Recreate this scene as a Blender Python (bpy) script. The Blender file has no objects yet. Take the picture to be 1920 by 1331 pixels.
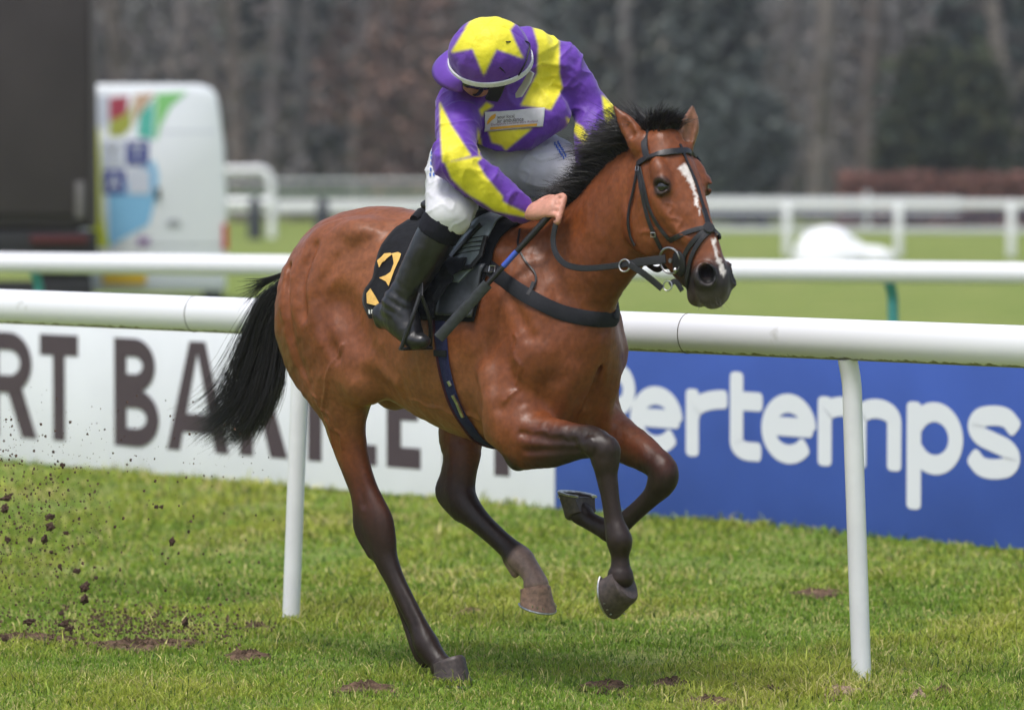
import bpy, bmesh, math, random
import numpy as np
from mathutils import Vector, Matrix, noise as mnoise

# ------------------------------------------------------------------ camera, sky, sun
SC = bpy.context.scene
F_PX, HORIZON, CAM_H = 8100.0, 300.0, 1.80          # focal length in photo pixels, horizon row, eye height
CX, CY = 960.0, 665.5
TILT = math.atan((CY - HORIZON) / F_PX)
cam_data = bpy.data.cameras.new("camera")
cam = bpy.data.objects.new("camera", cam_data)
SC.collection.objects.link(cam)
SC.camera = cam
cam.location = (0, 0, CAM_H)
cam.rotation_euler = (math.pi / 2 - TILT, 0, 0)
cam_data.sensor_width = 36.0
cam_data.lens = F_PX / 1920.0 * 36.0
cam_data.clip_start = 0.5
cam_data.clip_end = 2000.0
cam_data.dof.use_dof = True
cam_data.dof.focus_distance = 14.9
cam_data.dof.aperture_fstop = 2.5

SUN_EL, SUN_AZ = math.radians(68), math.radians(212)   # azimuth clockwise from +Y
world = bpy.data.worlds.new("World")
SC.world = world
world.use_nodes = True
wn, wl = world.node_tree.nodes, world.node_tree.links
wn.clear()
w_out = wn.new("ShaderNodeOutputWorld")
w_bg = wn.new("ShaderNodeBackground")
w_sky = wn.new("ShaderNodeTexSky")
w_sky.sky_type = 'NISHITA'
w_sky.sun_disc = False
w_sky.sun_elevation = SUN_EL
w_sky.sun_rotation = SUN_AZ
w_sky.air_density = 1.0
w_sky.dust_density = 4.0
w_hsv = wn.new("ShaderNodeHueSaturation")              # an overcast sky: nearly colourless
w_hsv.inputs['Saturation'].default_value = 0.80
wl.new(w_sky.outputs[0], w_hsv.inputs['Color'])
wl.new(w_hsv.outputs[0], w_bg.inputs['Color'])
w_bg.inputs['Strength'].default_value = 0.15
wl.new(w_bg.outputs[0], w_out.inputs['Surface'])

sun_data = bpy.data.lights.new("sun", 'SUN')
sun_data.energy = 1.7
sun_data.angle = math.radians(14)
sun_data.color = (1.0, 0.99, 0.98)
sun = bpy.data.objects.new("sun", sun_data)
SC.collection.objects.link(sun)
sun_dir = Vector((math.sin(SUN_AZ) * math.cos(SUN_EL), math.cos(SUN_AZ) * math.cos(SUN_EL), math.sin(SUN_EL)))
sun.rotation_euler = (-sun_dir).to_track_quat('-Z', 'Y').to_euler()

SC.view_settings.view_transform = 'Standard'
SC.view_settings.look = 'None'
SC.view_settings.exposure = 0.38
SC.view_settings.gamma = 1.0
SC.view_settings.use_curve_mapping = False
SC.cycles.use_denoising = True
SC.cycles.max_bounces = 6
SC.cycles.transparent_max_bounces = 8

# ------------------------------------------------------------------ helpers
COL = SC.collection
rng = np.random.default_rng(7)
_ct, _st = math.cos(TILT), math.sin(TILT)


def ray(px, py):
    x, y = (px - CX) / F_PX, -(py - CY) / F_PX
    return np.array([x, _ct + y * _st, -_st + y * _ct])


CAMP = np.array([0, 0, CAM_H])


def on_ground(px, py, z=0.0):
    d = ray(px, py)
    return CAMP + d * ((z - CAM_H) / d[2])


def at_depth(px, py, Y):
    d = ray(px, py)
    return CAMP + d * (Y / d[1])


# horse frame: u forward, v to the horse's left, z up
TH = math.radians(46)
HU = np.array([math.cos(TH), -math.sin(TH), 0.0])
HV = np.array([math.sin(TH), math.cos(TH), 0.0])
HO = on_ground(838, 1280) + 0.10 * HV
HORSE_MAT = Matrix.Translation(Vector(HO)) @ Matrix.Rotation(-TH, 4, 'Z')


def hp(px, py, v):
    """photo landmark + lateral offset -> point in the horse frame"""
    d = ray(px, py)
    t = (v - (CAMP - HO) @ HV) / (d @ HV)
    p = CAMP + d * t - HO
    return np.array([p @ HU, v, p[2]])


def project(P):
    """horse-frame points (n,3) -> photo pixels, for laying out the coat and silk markings"""
    W = P[:, 0:1] * HU + P[:, 1:2] * HV + HO + P[:, 2:3] * np.array([0, 0, 1.0]) - CAMP
    f = W[:, 1] * _ct - W[:, 2] * _st
    up = W[:, 1] * _st + W[:, 2] * _ct
    return np.stack([CX + W[:, 0] / f * F_PX, CY - up / f * F_PX], 1)


def in_poly(q, poly):
    x, y = q[:, 0], q[:, 1]
    c = np.zeros(len(q), bool)
    n = len(poly)
    for i in range(n):
        x0, y0 = poly[i]
        x1, y1 = poly[(i + 1) % n]
        if y0 == y1:
            continue
        m = ((y0 > y) != (y1 > y)) & (x < (x1 - x0) * (y - y0) / (y1 - y0) + x0)
        c ^= m
    return c


def link(o, parent=None):
    COL.objects.link(o)
    if parent is not None:
        o.parent = parent
    return o


def empty(name, mat=None):
    o = bpy.data.objects.new(name, None)
    o.empty_display_size = 0.1
    COL.objects.link(o)
    if mat is not None:
        o.matrix_world = mat
    return o


def tag(o, label=None, cat=None, group=None, kind=None):
    if label:
        o["label"] = label
    if cat:
        o["category"] = cat
    if group:
        o["group"] = group
    if kind:
        o["kind"] = kind
    return o


def np_mesh(name, verts, faces, smooth=True):
    """verts (n,3); faces (m,k) int array"""
    me = bpy.data.meshes.new(name)
    verts = np.asarray(verts, np.float32)
    faces = np.asarray(faces, np.int32)
    n, k = faces.shape
    me.vertices.add(len(verts))
    me.vertices.foreach_set("co", verts.ravel())
    me.loops.add(n * k)
    me.loops.foreach_set("vertex_index", faces.ravel())
    me.polygons.add(n)
    me.polygons.foreach_set("loop_start", np.arange(0, n * k, k, dtype=np.int32))
    me.polygons.foreach_set("loop_total", np.full(n, k, np.int32))
    if smooth:
        me.polygons.foreach_set("use_smooth", np.ones(n, bool))
    me.update()
    me.validate()
    return me


def set_col(me, cols, name="Col"):
    a = me.attributes.new(name, 'FLOAT_COLOR', 'POINT')
    c = np.ones((len(me.vertices), 4), np.float32)
    c[:, :3] = cols
    a.data.foreach_set("color", c.ravel())


def mobj(name, me, mat=None, parent=None):
    o = bpy.data.objects.new(name, me)
    if mat is not None:
        me.materials.append(mat)
    return link(o, parent)


class MB:
    """collects simple shapes into one mesh"""

    def __init__(s):
        s.v, s.f = [], []

    def add(s, verts, faces):
        b = len(s.v)
        s.v += [tuple(map(float, p)) for p in verts]
        s.f += [tuple(b + i for i in f) for f in faces]
        return s

    def box(s, c, d, R=None, bevel=0.0):
        bm = bmesh.new()
        bmesh.ops.create_cube(bm, size=1)
        for v in bm.verts:
            v.co = Vector((v.co.x * d[0], v.co.y * d[1], v.co.z * d[2]))
        if bevel > 0:
            bmesh.ops.bevel(bm, geom=bm.edges[:], offset=bevel, segments=2, affect='EDGES', profile=0.6)
        M = R if R is not None else Matrix.Identity(3)
        vs = [M @ v.co + Vector(c) for v in bm.verts]
        bm.verts.index_update()
        fs = [[v.index for v in f.verts] for f in bm.faces]
        bm.free()
        return s.add(vs, fs)

    def tube(s, pts, r, n=10, cap=True, flat=None, side=None):
        """round (or flattened: flat=(half width, half thickness)) bar through pts"""
        pts = [Vector(p) for p in pts]
        m = len(pts)
        if not hasattr(r, '__len__'):
            r = [r] * m
        rings = []
        prev = None
        for i, p in enumerate(pts):
            t = (pts[min(i + 1, m - 1)] - pts[max(i - 1, 0)]).normalized()
            if side is not None:
                sd = Vector(side[i] if hasattr(side[0], '__len__') else side)
                a = (sd - t * sd.dot(t)).normalized()
            elif prev is None:
                a = t.orthogonal().normalized()
            else:
                a = (prev - t * prev.dot(t)).normalized()
            prev = a
            b = t.cross(a)
            ring = []
            for k in range(n):
                an = 2 * math.pi * k / n
                if flat:
                    w, th = flat
                    ca, sa = math.cos(an), math.sin(an)
                    ex = 0.5
                    x = w * r[i] * math.copysign(abs(ca) ** ex, ca)
                    y = th * r[i] * math.copysign(abs(sa) ** ex, sa)
                    ring.append(p + a * x + b * y)
                else:
                    ring.append(p + (a * math.cos(an) + b * math.sin(an)) * r[i])
            rings.append(ring)
        vs = [q for ring in rings for q in ring]
        fs = []
        for i in range(m - 1):
            for k in range(n):
                k2 = (k + 1) % n
                fs.append((i * n + k, i * n + k2, (i + 1) * n + k2, (i + 1) * n + k))
        if cap:
            fs.append(tuple(range(n - 1, -1, -1)))
            fs.append(tuple((m - 1) * n + k for k in range(n)))
        return s.add(vs, fs)

    def lathe(s, prof, n=24, M=None):
        """prof: (radius, height) pairs about local z"""
        M = M or Matrix.Identity(4)
        vs, fs = [], []
        for r, z in prof:
            for k in range(n):
                a = 2 * math.pi * k / n
                vs.append(M @ Vector((r * math.cos(a), r * math.sin(a), z)))
        for i in range(len(prof) - 1):
            for k in range(n):
                k2 = (k + 1) % n
                fs.append((i * n + k, i * n + k2, (i + 1) * n + k2, (i + 1) * n + k))
        fs.append(tuple(range(n - 1, -1, -1)))
        fs.append(tuple((len(prof) - 1) * n + k for k in range(n)))
        return s.add(vs, fs)

    def prism(s, poly, depth, M):
        """flat polygon (x,y) extruded by depth along local z, placed with matrix M"""
        n = len(poly)
        vs = [M @ Vector((x, y, 0)) for x, y in poly] + [M @ Vector((x, y, depth)) for x, y in poly]
        fs = [tuple(range(n - 1, -1, -1)), tuple(range(n, 2 * n))]
        for i in range(n):
            j = (i + 1) % n
            fs.append((i, j, n + j, n + i))
        return s.add(vs, fs)

    def build(s, name, mat=None, parent=None, smooth=True, sharp=40):
        me = bpy.data.meshes.new(name)
        me.from_pydata(s.v, [], s.f)
        me.update()
        if smooth:
            me.polygons.foreach_set("use_smooth", np.ones(len(me.polygons), bool))
            try:
                me.set_sharp_from_angle(angle=math.radians(sharp))
            except Exception:
                pass
        return mobj(name, me, mat, parent)


def spline(pts, n):
    """Catmull-Rom through pts (k,d) -> (n,d)"""
    P = np.asarray(pts, float)
    k = len(P)
    if k == 2:
        t = np.linspace(0, 1, n)[:, None]
        return P[0] * (1 - t) + P[1] * t
    E = np.vstack([2 * P[0] - P[1], P, 2 * P[-1] - P[-2]])
    u = np.linspace(0, k - 1, n)
    i = np.minimum(u.astype(int), k - 2)
    t = (u - i)[:, None]
    p0, p1, p2, p3 = E[i], E[i + 1], E[i + 2], E[i + 3]
    return 0.5 * (2 * p1 + (p2 - p0) * t + (2 * p0 - 5 * p1 + 4 * p2 - p3) * t ** 2 + (3 * p1 - p0 - 3 * p2 + p3) * t ** 3)


# ------------------------------------------------------------------ implicit sculpting: smooth unions of tapered limbs, meshed as one skin
def smin(a, b, k):
    h = np.clip(0.5 + 0.5 * (b - a) / k, 0, 1)
    return b + (a - b) * h - k * h * (1 - h)


class Clay:
    def __init__(s, lo, hi, h):
        s.lo, s.h = np.array(lo, np.float32), h
        s.n = np.ceil((np.array(hi) - np.array(lo)) / h).astype(int) + 1
        s.f = np.full(s.n, 0.4, np.float32)

    def _sl(s, lo, hi):
        a = np.clip(np.floor((np.array(lo) - s.lo) / s.h).astype(int), 0, s.n - 1)
        b = np.clip(np.ceil((np.array(hi) - s.lo) / s.h).astype(int) + 1, 1, s.n)
        g = [(s.lo[i] + s.h * np.arange(a[i], b[i])).astype(np.float32) for i in range(3)]
        return a, b, g

    def _limb(s, C, S, RA, RB1, RB2, margin):
        lo = (C - np.maximum(RA, np.maximum(RB1, RB2))[:, None]).min(0) - margin
        hi = (C + np.maximum(RA, np.maximum(RB1, RB2))[:, None]).max(0) + margin
        A, B, _ = s._sl(lo, hi)
        T = np.full(B - A, 0.4, np.float32)
        for i in range(len(C) - 1):
            r = max(RA[i], RB1[i], RB2[i], RA[i + 1], RB1[i + 1], RB2[i + 1]) + margin
            a, b, g = s._sl(np.minimum(C[i], C[i + 1]) - r, np.maximum(C[i], C[i + 1]) + r)
            a, b = np.maximum(a, A), np.minimum(b, B)
            g = [(s.lo[j] + s.h * np.arange(a[j], b[j])).astype(np.float32) for j in range(3)]
            X, Y, Z = g[0][:, None, None], g[1][None, :, None], g[2][None, None, :]
            ax = C[i + 1] - C[i]
            L = np.linalg.norm(ax)
            if L < 1e-6:
                continue
            tx = ax / L
            sd = S[i] - tx * (S[i] @ tx)
            sd = sd / np.linalg.norm(sd)
            nm = np.cross(tx, sd)
            dx, dy, dz = X - C[i][0], Y - C[i][1], Z - C[i][2]
            w = dx * tx[0] + dy * tx[1] + dz * tx[2]
            t = np.clip(w / L, 0, 1)
            c = w - t * L
            p = dx * sd[0] + dy * sd[1] + dz * sd[2]
            q = dx * nm[0] + dy * nm[1] + dz * nm[2]
            ra = RA[i] + (RA[i + 1] - RA[i]) * t
            rb = np.where(q > 0, RB1[i] + (RB1[i + 1] - RB1[i]) * t, RB2[i] + (RB2[i + 1] - RB2[i]) * t)
            rc = np.minimum(ra, rb)
            e1, e2, e3 = p / ra, q / rb, c / rc
            k0 = np.sqrt(e1 * e1 + e2 * e2 + e3 * e3) + 1e-6
            k1 = np.sqrt((e1 / ra) ** 2 + (e2 / rb) ** 2 + (e3 / rc) ** 2) + 1e-6
            d = (k0 * (k0 - 1) / k1).astype(np.float32)
            o, e = a - A, b - A
            v = T[o[0]:e[0], o[1]:e[1], o[2]:e[2]]
            np.minimum(v, d, out=v)
        return A, B, T

    def limb(s, ctrl, k=0.03, side=(0, 1, 0), n=None, sub=False):
        """ctrl: (pos, ra) or (pos, ra, rb) or (pos, ra, rb+, rb-); ra along `side`, rb across"""
        P = np.array([c[0] for c in ctrl], float)
        R = []
        for c in ctrl:
            ra = c[1]
            rb1 = c[2] if len(c) > 2 else ra
            rb2 = c[3] if len(c) > 3 else rb1
            R.append((ra, rb1, rb2))
        D = np.hstack([P, np.array(R)])
        if n is None:
            n = 5 * (len(ctrl) - 1) + 1 if len(ctrl) > 2 else 2
        D = spline(D, n)
        C = D[:, :3].astype(np.float64)
        R = np.maximum(D[:, 3:], 0.003)
        S = np.tile(np.array(side, float), (n, 1))
        A, B, T = s._limb(C, S, R[:, 0], R[:, 1], R[:, 2], k + 3 * s.h)
        v = s.f[A[0]:B[0], A[1]:B[1], A[2]:B[2]]
        if sub:
            v[...] = -smin(-v, T, k)
        else:
            v[...] = smin(v, T, k)

    def ball(s, c, r, k=0.03, R=None, sub=False):
        """ellipsoid with radii r along the columns of R"""
        r = np.array(r if hasattr(r, '__len__') else (r, r, r), float)
        R = np.eye(3) if R is None else np.array(R, float)
        c = np.array(c, float)
        m = r.max() + k + 3 * s.h
        a, b, g = s._sl(c - m, c + m)
        X, Y, Z = g[0][:, None, None] - c[0], g[1][None, :, None] - c[1], g[2][None, None, :] - c[2]
        k0 = k1 = 0
        for i in range(3):
            e = (X * R[0, i] + Y * R[1, i] + Z * R[2, i]) / r[i]
            k0 = k0 + e * e
            k1 = k1 + (e / r[i]) ** 2
        k0, k1 = np.sqrt(k0) + 1e-6, np.sqrt(k1) + 1e-6
        d = (k0 * (k0 - 1) / k1).astype(np.float32)
        v = s.f[a[0]:b[0], a[1]:b[1], a[2]:b[2]]
        if sub:
            v[...] = -smin(-v, d, k)
        else:
            v[...] = smin(v, d, k)

    def cut(s, p, nrm, k=0.004):
        """keep the side of the plane that nrm points away from"""
        nrm = np.array(nrm, float) / np.linalg.norm(nrm)
        g = [s.lo[i] + s.h * np.arange(s.n[i]) for i in range(3)]
        d = ((g[0][:, None, None] - p[0]) * nrm[0] + (g[1][None, :, None] - p[1]) * nrm[1] + (g[2][None, None, :] - p[2]) * nrm[2]).astype(np.float32)
        s.f = -smin(-s.f, -d, k)

    def mesh(s, smooth=2):
        f = s.f
        ins = f < 0
        c8 = sum(ins[a:ins.shape[0] - 1 + a, b:ins.shape[1] - 1 + b, c:ins.shape[2] - 1 + c].astype(np.int8) for a in (0, 1) for b in (0, 1) for c in (0, 1))
        cells = np.argwhere((c8 > 0) & (c8 < 8))
        idx = np.full(c8.shape, -1, np.int32)
        idx[cells[:, 0], cells[:, 1], cells[:, 2]] = np.arange(len(cells))
        acc = np.zeros((len(cells), 3))
        cnt = np.zeros(len(cells))
        cs = [(a, b, c) for a in (0, 1) for b in (0, 1) for c in (0, 1)]
        for p in cs:
            for ax in range(3):
                if p[ax]:
                    continue
                q = list(p)
                q[ax] = 1
                va = f[cells[:, 0] + p[0], cells[:, 1] + p[1], cells[:, 2] + p[2]]
                vb = f[cells[:, 0] + q[0], cells[:, 1] + q[1], cells[:, 2] + q[2]]
                x = (va < 0) != (vb < 0)
                t = np.where(x, va / np.where(x, va - vb, 1), 0)
                pos = np.tile(np.array(p, float), (len(cells), 1))
                pos[:, ax] += t
                acc += pos * x[:, None]
                cnt += x
        V = (cells + acc / cnt[:, None]) * s.h + s.lo
        quads = []
        for ax in range(3):
            sl0 = [slice(None)] * 3
            sl1 = [slice(None)] * 3
            sl0[ax], sl1[ax] = slice(0, -1), slice(1, None)
            e = np.argwhere(ins[tuple(sl0)] != ins[tuple(sl1)])
            o = [i for i in range(3) if i != ax]
            e = e[(e[:, o[0]] > 0) & (e[:, o[1]] > 0) & (e[:, o[0]] < f.shape[o[0]] - 1) & (e[:, o[1]] < f.shape[o[1]] - 1)]
            first = ins[e[:, 0], e[:, 1], e[:, 2]]
            out = []
            for da, db in ((1, 1), (0, 1), (0, 0), (1, 0)):
                c = e.copy()
                c[:, o[0]] -= da
                c[:, o[1]] -= db
                out.append(idx[c[:, 0], c[:, 1], c[:, 2]])
            Q = np.stack(out, 1)
            flip = first if ax != 1 else ~first
            Q[~flip] = Q[~flip][:, ::-1]
            quads.append(Q)
        Q = np.vstack(quads)
        Q = Q[(Q >= 0).all(1)]
        V = relax(V, Q, smooth)
        return V, Q


def relax(V, Q, it, lam=0.5):
    E = np.vstack([Q[:, [0, 1]], Q[:, [1, 2]], Q[:, [2, 3]], Q[:, [3, 0]]])
    n = len(V)
    deg = np.maximum(np.bincount(E[:, 0], minlength=n) + np.bincount(E[:, 1], minlength=n), 1)
    for j in range(2 * it):
        L = np.stack([np.bincount(E[:, 0], V[E[:, 1], i], n) + np.bincount(E[:, 1], V[E[:, 0], i], n) for i in range(3)], 1) / deg[:, None] - V
        V = V + (lam if j % 2 == 0 else -lam * 1.04) * L
    return V


def vnormals(V, Q):
    fn = np.cross(V[Q[:, 2]] - V[Q[:, 0]], V[Q[:, 3]] - V[Q[:, 1]])
    N = np.stack([sum(np.bincount(Q[:, j], fn[:, i], len(V)) for j in range(4)) for i in range(3)], 1)
    return N / (np.linalg.norm(N, axis=1, keepdims=True) + 1e-12)


def sstep(x, a, b):
    t = np.clip((x - a) / (b - a), 0, 1)
    return t * t * (3 - 2 * t)


def vnoise(P, scale, seed=0.0):
    """cheap smooth noise in about -1..1 from rotated sines, vectorised"""
    r = np.random.default_rng(int(seed * 1000) + 3)
    o = 0
    for i in range(7):
        d = r.normal(size=3)
        d /= np.linalg.norm(d)
        ph = r.uniform(0, 6.28)
        w = scale * r.uniform(0.7, 1.6)
        d2 = r.normal(size=3)
        o = o + np.sin(P @ d * w + ph + 1.3 * np.sin(P @ d2 * w * 0.6 + ph * 2))
    return o / 3.2


# ------------------------------------------------------------------ materials
def mat(name, color=(0.5, 0.5, 0.5), rough=0.6, spec=0.5, attr=None, noise=None, bump=None, metal=0.0, coat=0.0, sheen=0.0, sss=0.0, trans=0.0):
    """procedural principled material. noise=(scale, dark factor, light factor[, detail]); bump=(scale, strength, distance)"""
    m = bpy.data.materials.new(name)
    m.use_nodes = True
    nt = m.node_tree
    N, L = nt.nodes, nt.links
    bs = N["Principled BSDF"]
    bs.inputs['Roughness'].default_value = rough
    bs.inputs['Specular IOR Level'].default_value = spec
    bs.inputs['Metallic'].default_value = metal
    bs.inputs['Coat Weight'].default_value = coat
    bs.inputs['Coat Roughness'].default_value = 0.25
    bs.inputs['Sheen Weight'].default_value = sheen
    if sss:
        bs.inputs['Subsurface Weight'].default_value = sss
        bs.inputs['Subsurface Radius'].default_value = (0.01, 0.004, 0.002)
        bs.inputs['Subsurface Scale'].default_value = 1.0
    tc = N.new("ShaderNodeTexCoord")
    src = None
    if attr:
        a = N.new("ShaderNodeAttribute")
        a.attribute_name = attr
        src = a.outputs['Color']
    else:
        c = N.new("ShaderNodeRGB")
        c.outputs[0].default_value = (*color, 1)
        src = c.outputs[0]
    if noise:
        nz = N.new("ShaderNodeTexNoise")
        nz.inputs['Scale'].default_value = noise[0]
        nz.inputs['Detail'].default_value = noise[3] if len(noise) > 3 else 5
        L.new(tc.outputs['Object'], nz.inputs['Vector'])
        mr = N.new("ShaderNodeMapRange")
        mr.inputs['From Min'].default_value = 0.3
        mr.inputs['From Max'].default_value = 0.7
        mr.inputs['To Min'].default_value = noise[1]
        mr.inputs['To Max'].default_value = noise[2]
        L.new(nz.outputs['Fac'], mr.inputs['Value'])
        mx = N.new("ShaderNodeMix")
        mx.data_type = 'RGBA'
        mx.blend_type = 'MULTIPLY'
        mx.inputs['Factor'].default_value = 1
        L.new(src, mx.inputs['A'])
        L.new(mr.outputs[0], mx.inputs['B'])
        src = mx.outputs['Result']
    L.new(src, bs.inputs['Base Color'])
    if bump:
        nb = N.new("ShaderNodeTexNoise")
        nb.inputs['Scale'].default_value = bump[0]
        nb.inputs['Detail'].default_value = 4
        L.new(tc.outputs['Object'], nb.inputs['Vector'])
        bp = N.new("ShaderNodeBump")
        bp.inputs['Strength'].default_value = bump[1]
        bp.inputs['Distance'].default_value = bump[2]
        L.new(nb.outputs['Fac'], bp.inputs['Height'])
        L.new(bp.outputs[0], bs.inputs['Normal'])
    return m


def srgb(r, g, b):
    return tuple(((c / 255) / 12.92 if c <= 10 else ((c / 255 + 0.055) / 1.055) ** 2.4) for c in (r, g, b))

def text_polys(txt):
    """outline mesh of a line of text with Blender's built-in font: vertices in text space, faces"""
    cu = bpy.data.curves.new("text", 'FONT')
    cu.body = txt
    cu.resolution_u = 2
    o = bpy.data.objects.new("text_tmp", cu)
    COL.objects.link(o)
    bpy.context.view_layer.update()
    m = bpy.data.meshes.new_from_object(o)
    vs = np.array([tuple(v.co)[:2] for v in m.vertices])
    fs = [tuple(p.vertices) for p in m.polygons]
    bpy.data.objects.remove(o)
    bpy.data.curves.remove(cu)
    bpy.data.meshes.remove(m)
    return vs, fs


M_STEEL = mat("worn_steel", (.55, .55, .56), rough=0.32, metal=1.0, noise=(90, .6, 1.1))
# ------------------------------------------------------------------ the setting
M_WHITE = mat("white_plastic", (.80, .81, .84), rough=0.34, spec=0.45, noise=(3.0, .95, 1.02), bump=(40, .05, .002))
M_GRASS_GROUND = bpy.data.materials.new("turf_ground")
M_GRASS_GROUND.use_nodes = True


def turf_ground(m):
    nt = m.node_tree
    N, L = nt.nodes, nt.links
    bs = N["Principled BSDF"]
    bs.inputs['Roughness'].default_value = .9
    bs.inputs['Specular IOR Level'].default_value = .1
    tc = N.new("ShaderNodeTexCoord")
    n1 = N.new("ShaderNodeTexNoise")
    n1.inputs['Scale'].default_value = .9
    n1.inputs['Detail'].default_value = 6
    n2 = N.new("ShaderNodeTexNoise")
    n2.inputs['Scale'].default_value = 28
    n2.inputs['Detail'].default_value = 4
    L.new(tc.outputs['Object'], n1.inputs['Vector'])
    L.new(tc.outputs['Object'], n2.inputs['Vector'])
    r1 = N.new("ShaderNodeValToRGB")
    r1.color_ramp.elements[0].position = .32
    r1.color_ramp.elements[0].color = (.150, .215, .042, 1)
    r1.color_ramp.elements[1].position = .68
    r1.color_ramp.elements[1].color = (.235, .265, .078, 1)
    L.new(n1.outputs['Fac'], r1.inputs[0])
    mr = N.new("ShaderNodeMapRange")
    mr.inputs['From Min'].default_value, mr.inputs['From Max'].default_value = .3, .7
    mr.inputs['To Min'].default_value, mr.inputs['To Max'].default_value = .6, 1.25
    L.new(n2.outputs['Fac'], mr.inputs['Value'])
    mx = N.new("ShaderNodeMix")
    mx.data_type, mx.blend_type = 'RGBA', 'MULTIPLY'
    mx.inputs['Factor'].default_value = 1
    L.new(r1.outputs[0], mx.inputs['A'])
    L.new(mr.outputs[0], mx.inputs['B'])
    L.new(mx.outputs['Result'], bs.inputs['Base Color'])
    bp = N.new("ShaderNodeBump")
    bp.inputs['Strength'].default_value, bp.inputs['Distance'].default_value = .5, .02
    L.new(n2.outputs['Fac'], bp.inputs['Height'])
    L.new(bp.outputs[0], bs.inputs['Normal'])


turf_ground(M_GRASS_GROUND)


def lift(x, y):
    """gentle unevenness of the turf, level under the horse"""
    return .010 * (np.sin(x * 2.1 + .7) * np.sin(y * 1.7) + .6 * np.sin(x * 4.7 + y * 3.1))


gx = np.concatenate([np.linspace(-420, -8, 12), np.linspace(-6, 6, 121), np.linspace(8, 420, 12)])
gy = np.concatenate([[-30, 0, 8], np.linspace(12, 28, 161), [30, 34, 40, 60, 100, 200, 420]])
GX, GY = np.meshgrid(gx, gy)
inner = ((np.abs(GX) < 6.1) & (GY > 11.9) & (GY < 28.1))
GZ = np.where(inner, lift(GX, GY) - .012, -.012)
nx = len(gx)
ids = np.arange(len(gx) * len(gy)).reshape(len(gy), nx)
gq = np.stack([ids[:-1, :-1], ids[:-1, 1:], ids[1:, 1:], ids[1:, :-1]], -1).reshape(-1, 4)
ground = mobj("ground", np_mesh("ground", np.stack([GX.ravel(), GY.ravel(), GZ.ravel()], 1), gq), M_GRASS_GROUND)
tag(ground, kind="structure")

# ---- bare scuffed patches, cut by hooves
DIVOTS = [(270, 1208, .30, .055, "long scuffed strip of bare soil behind the galloping horse"), (462, 1229, .10, .045, "small crescent of torn turf to the right of the long bare strip"),
          (480, 1180, .06, .035, "small torn tuft of turf near the left rail post"), (683, 1292, .13, .055, "dark round divot in the turf left of the grounded hoof"),
          (885, 1155, .07, .030, "thin straw scuff in the grass under the pale hoof"), (1333, 1318, .13, .055, "large torn clod lying at the lower edge left of the right post"),
          (1140, 1290, .10, .035, "shallow brown hoof print below the raised forefoot"), (1255, 1283, .09, .03, "faint scuff of soil between the raised forefoot and the right post"),
          (1575, 1302, .11, .025, "pale sandy scrape at the foot of the right post"), (1722, 1312, .035, .02, "pale pebble of dirt right of the right post"), (1768, 1306, .045, .028, "reddish leaf-like crumb of soil far right in the grass"),
          (1445, 1300, .08, .03, "small dark hoof scar left of the right post"), (60, 1200, .22, .05, "patch of loose soil at the left edge under the flying dirt"), (1530, 1115, .14, .05, "dark dip in the turf left of the right post halfway to the board")]
M_SOIL = mat("bare_soil", (.125, .082, .055), rough=.95, spec=.1, noise=(30, .45, 1.5), bump=(60, .8, .02))
M_SAND = mat("pale_soil", (.36, .26, .19), rough=.95, spec=.1, noise=(30, .6, 1.3), bump=(60, .8, .02))
M_STRAW = mat("straw_soil", (.26, .20, .10), rough=.95, spec=.1, noise=(30, .6, 1.3), bump=(60, .8, .02))
div_c = []
for k, (px, py, rx, ry, lab) in enumerate(DIVOTS):
    c = on_ground(px, py)
    rx, ry = rx * .85, ry * .75
    div_c.append((c[0], c[1], rx, ry * 3.2))
    r = np.random.default_rng(40 + k)
    n, m = 40, 9
    vs = [(c[0], c[1], .012)]
    for j in range(1, m):
        for i in range(n):
            a = 2 * math.pi * i / n
            q = j / (m - 1)
            wob = 1 + .22 * math.sin(3 * a + k) + .14 * math.sin(7 * a + 2 * k) + .1 * r.normal()
            x, y = c[0] + rx * q * wob * math.cos(a), c[1] + ry * 3.2 * q * wob * math.sin(a)
            h = (.016 * (1 - q ** 2) + .010 * abs(r.normal()) * (1 - q)) - (.012 if j == m - 1 else 0)
            vs.append((x, y, lift(x, y) + h + .004))
    fs = [(0, 1 + i, 1 + (i + 1) % n) for i in range(n)]
    for j in range(m - 2):
        for i in range(n):
            a, b = 1 + j * n + i, 1 + j * n + (i + 1) % n
            fs.append((a, a + n, b + n, b))
    o = MB().add(vs, fs).build("divot", M_SAND if k in (8, 9) else (M_STRAW if k == 4 else M_SOIL), smooth=False)
    tag(o, lab, "divot", "scuffs in the turf")

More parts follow.
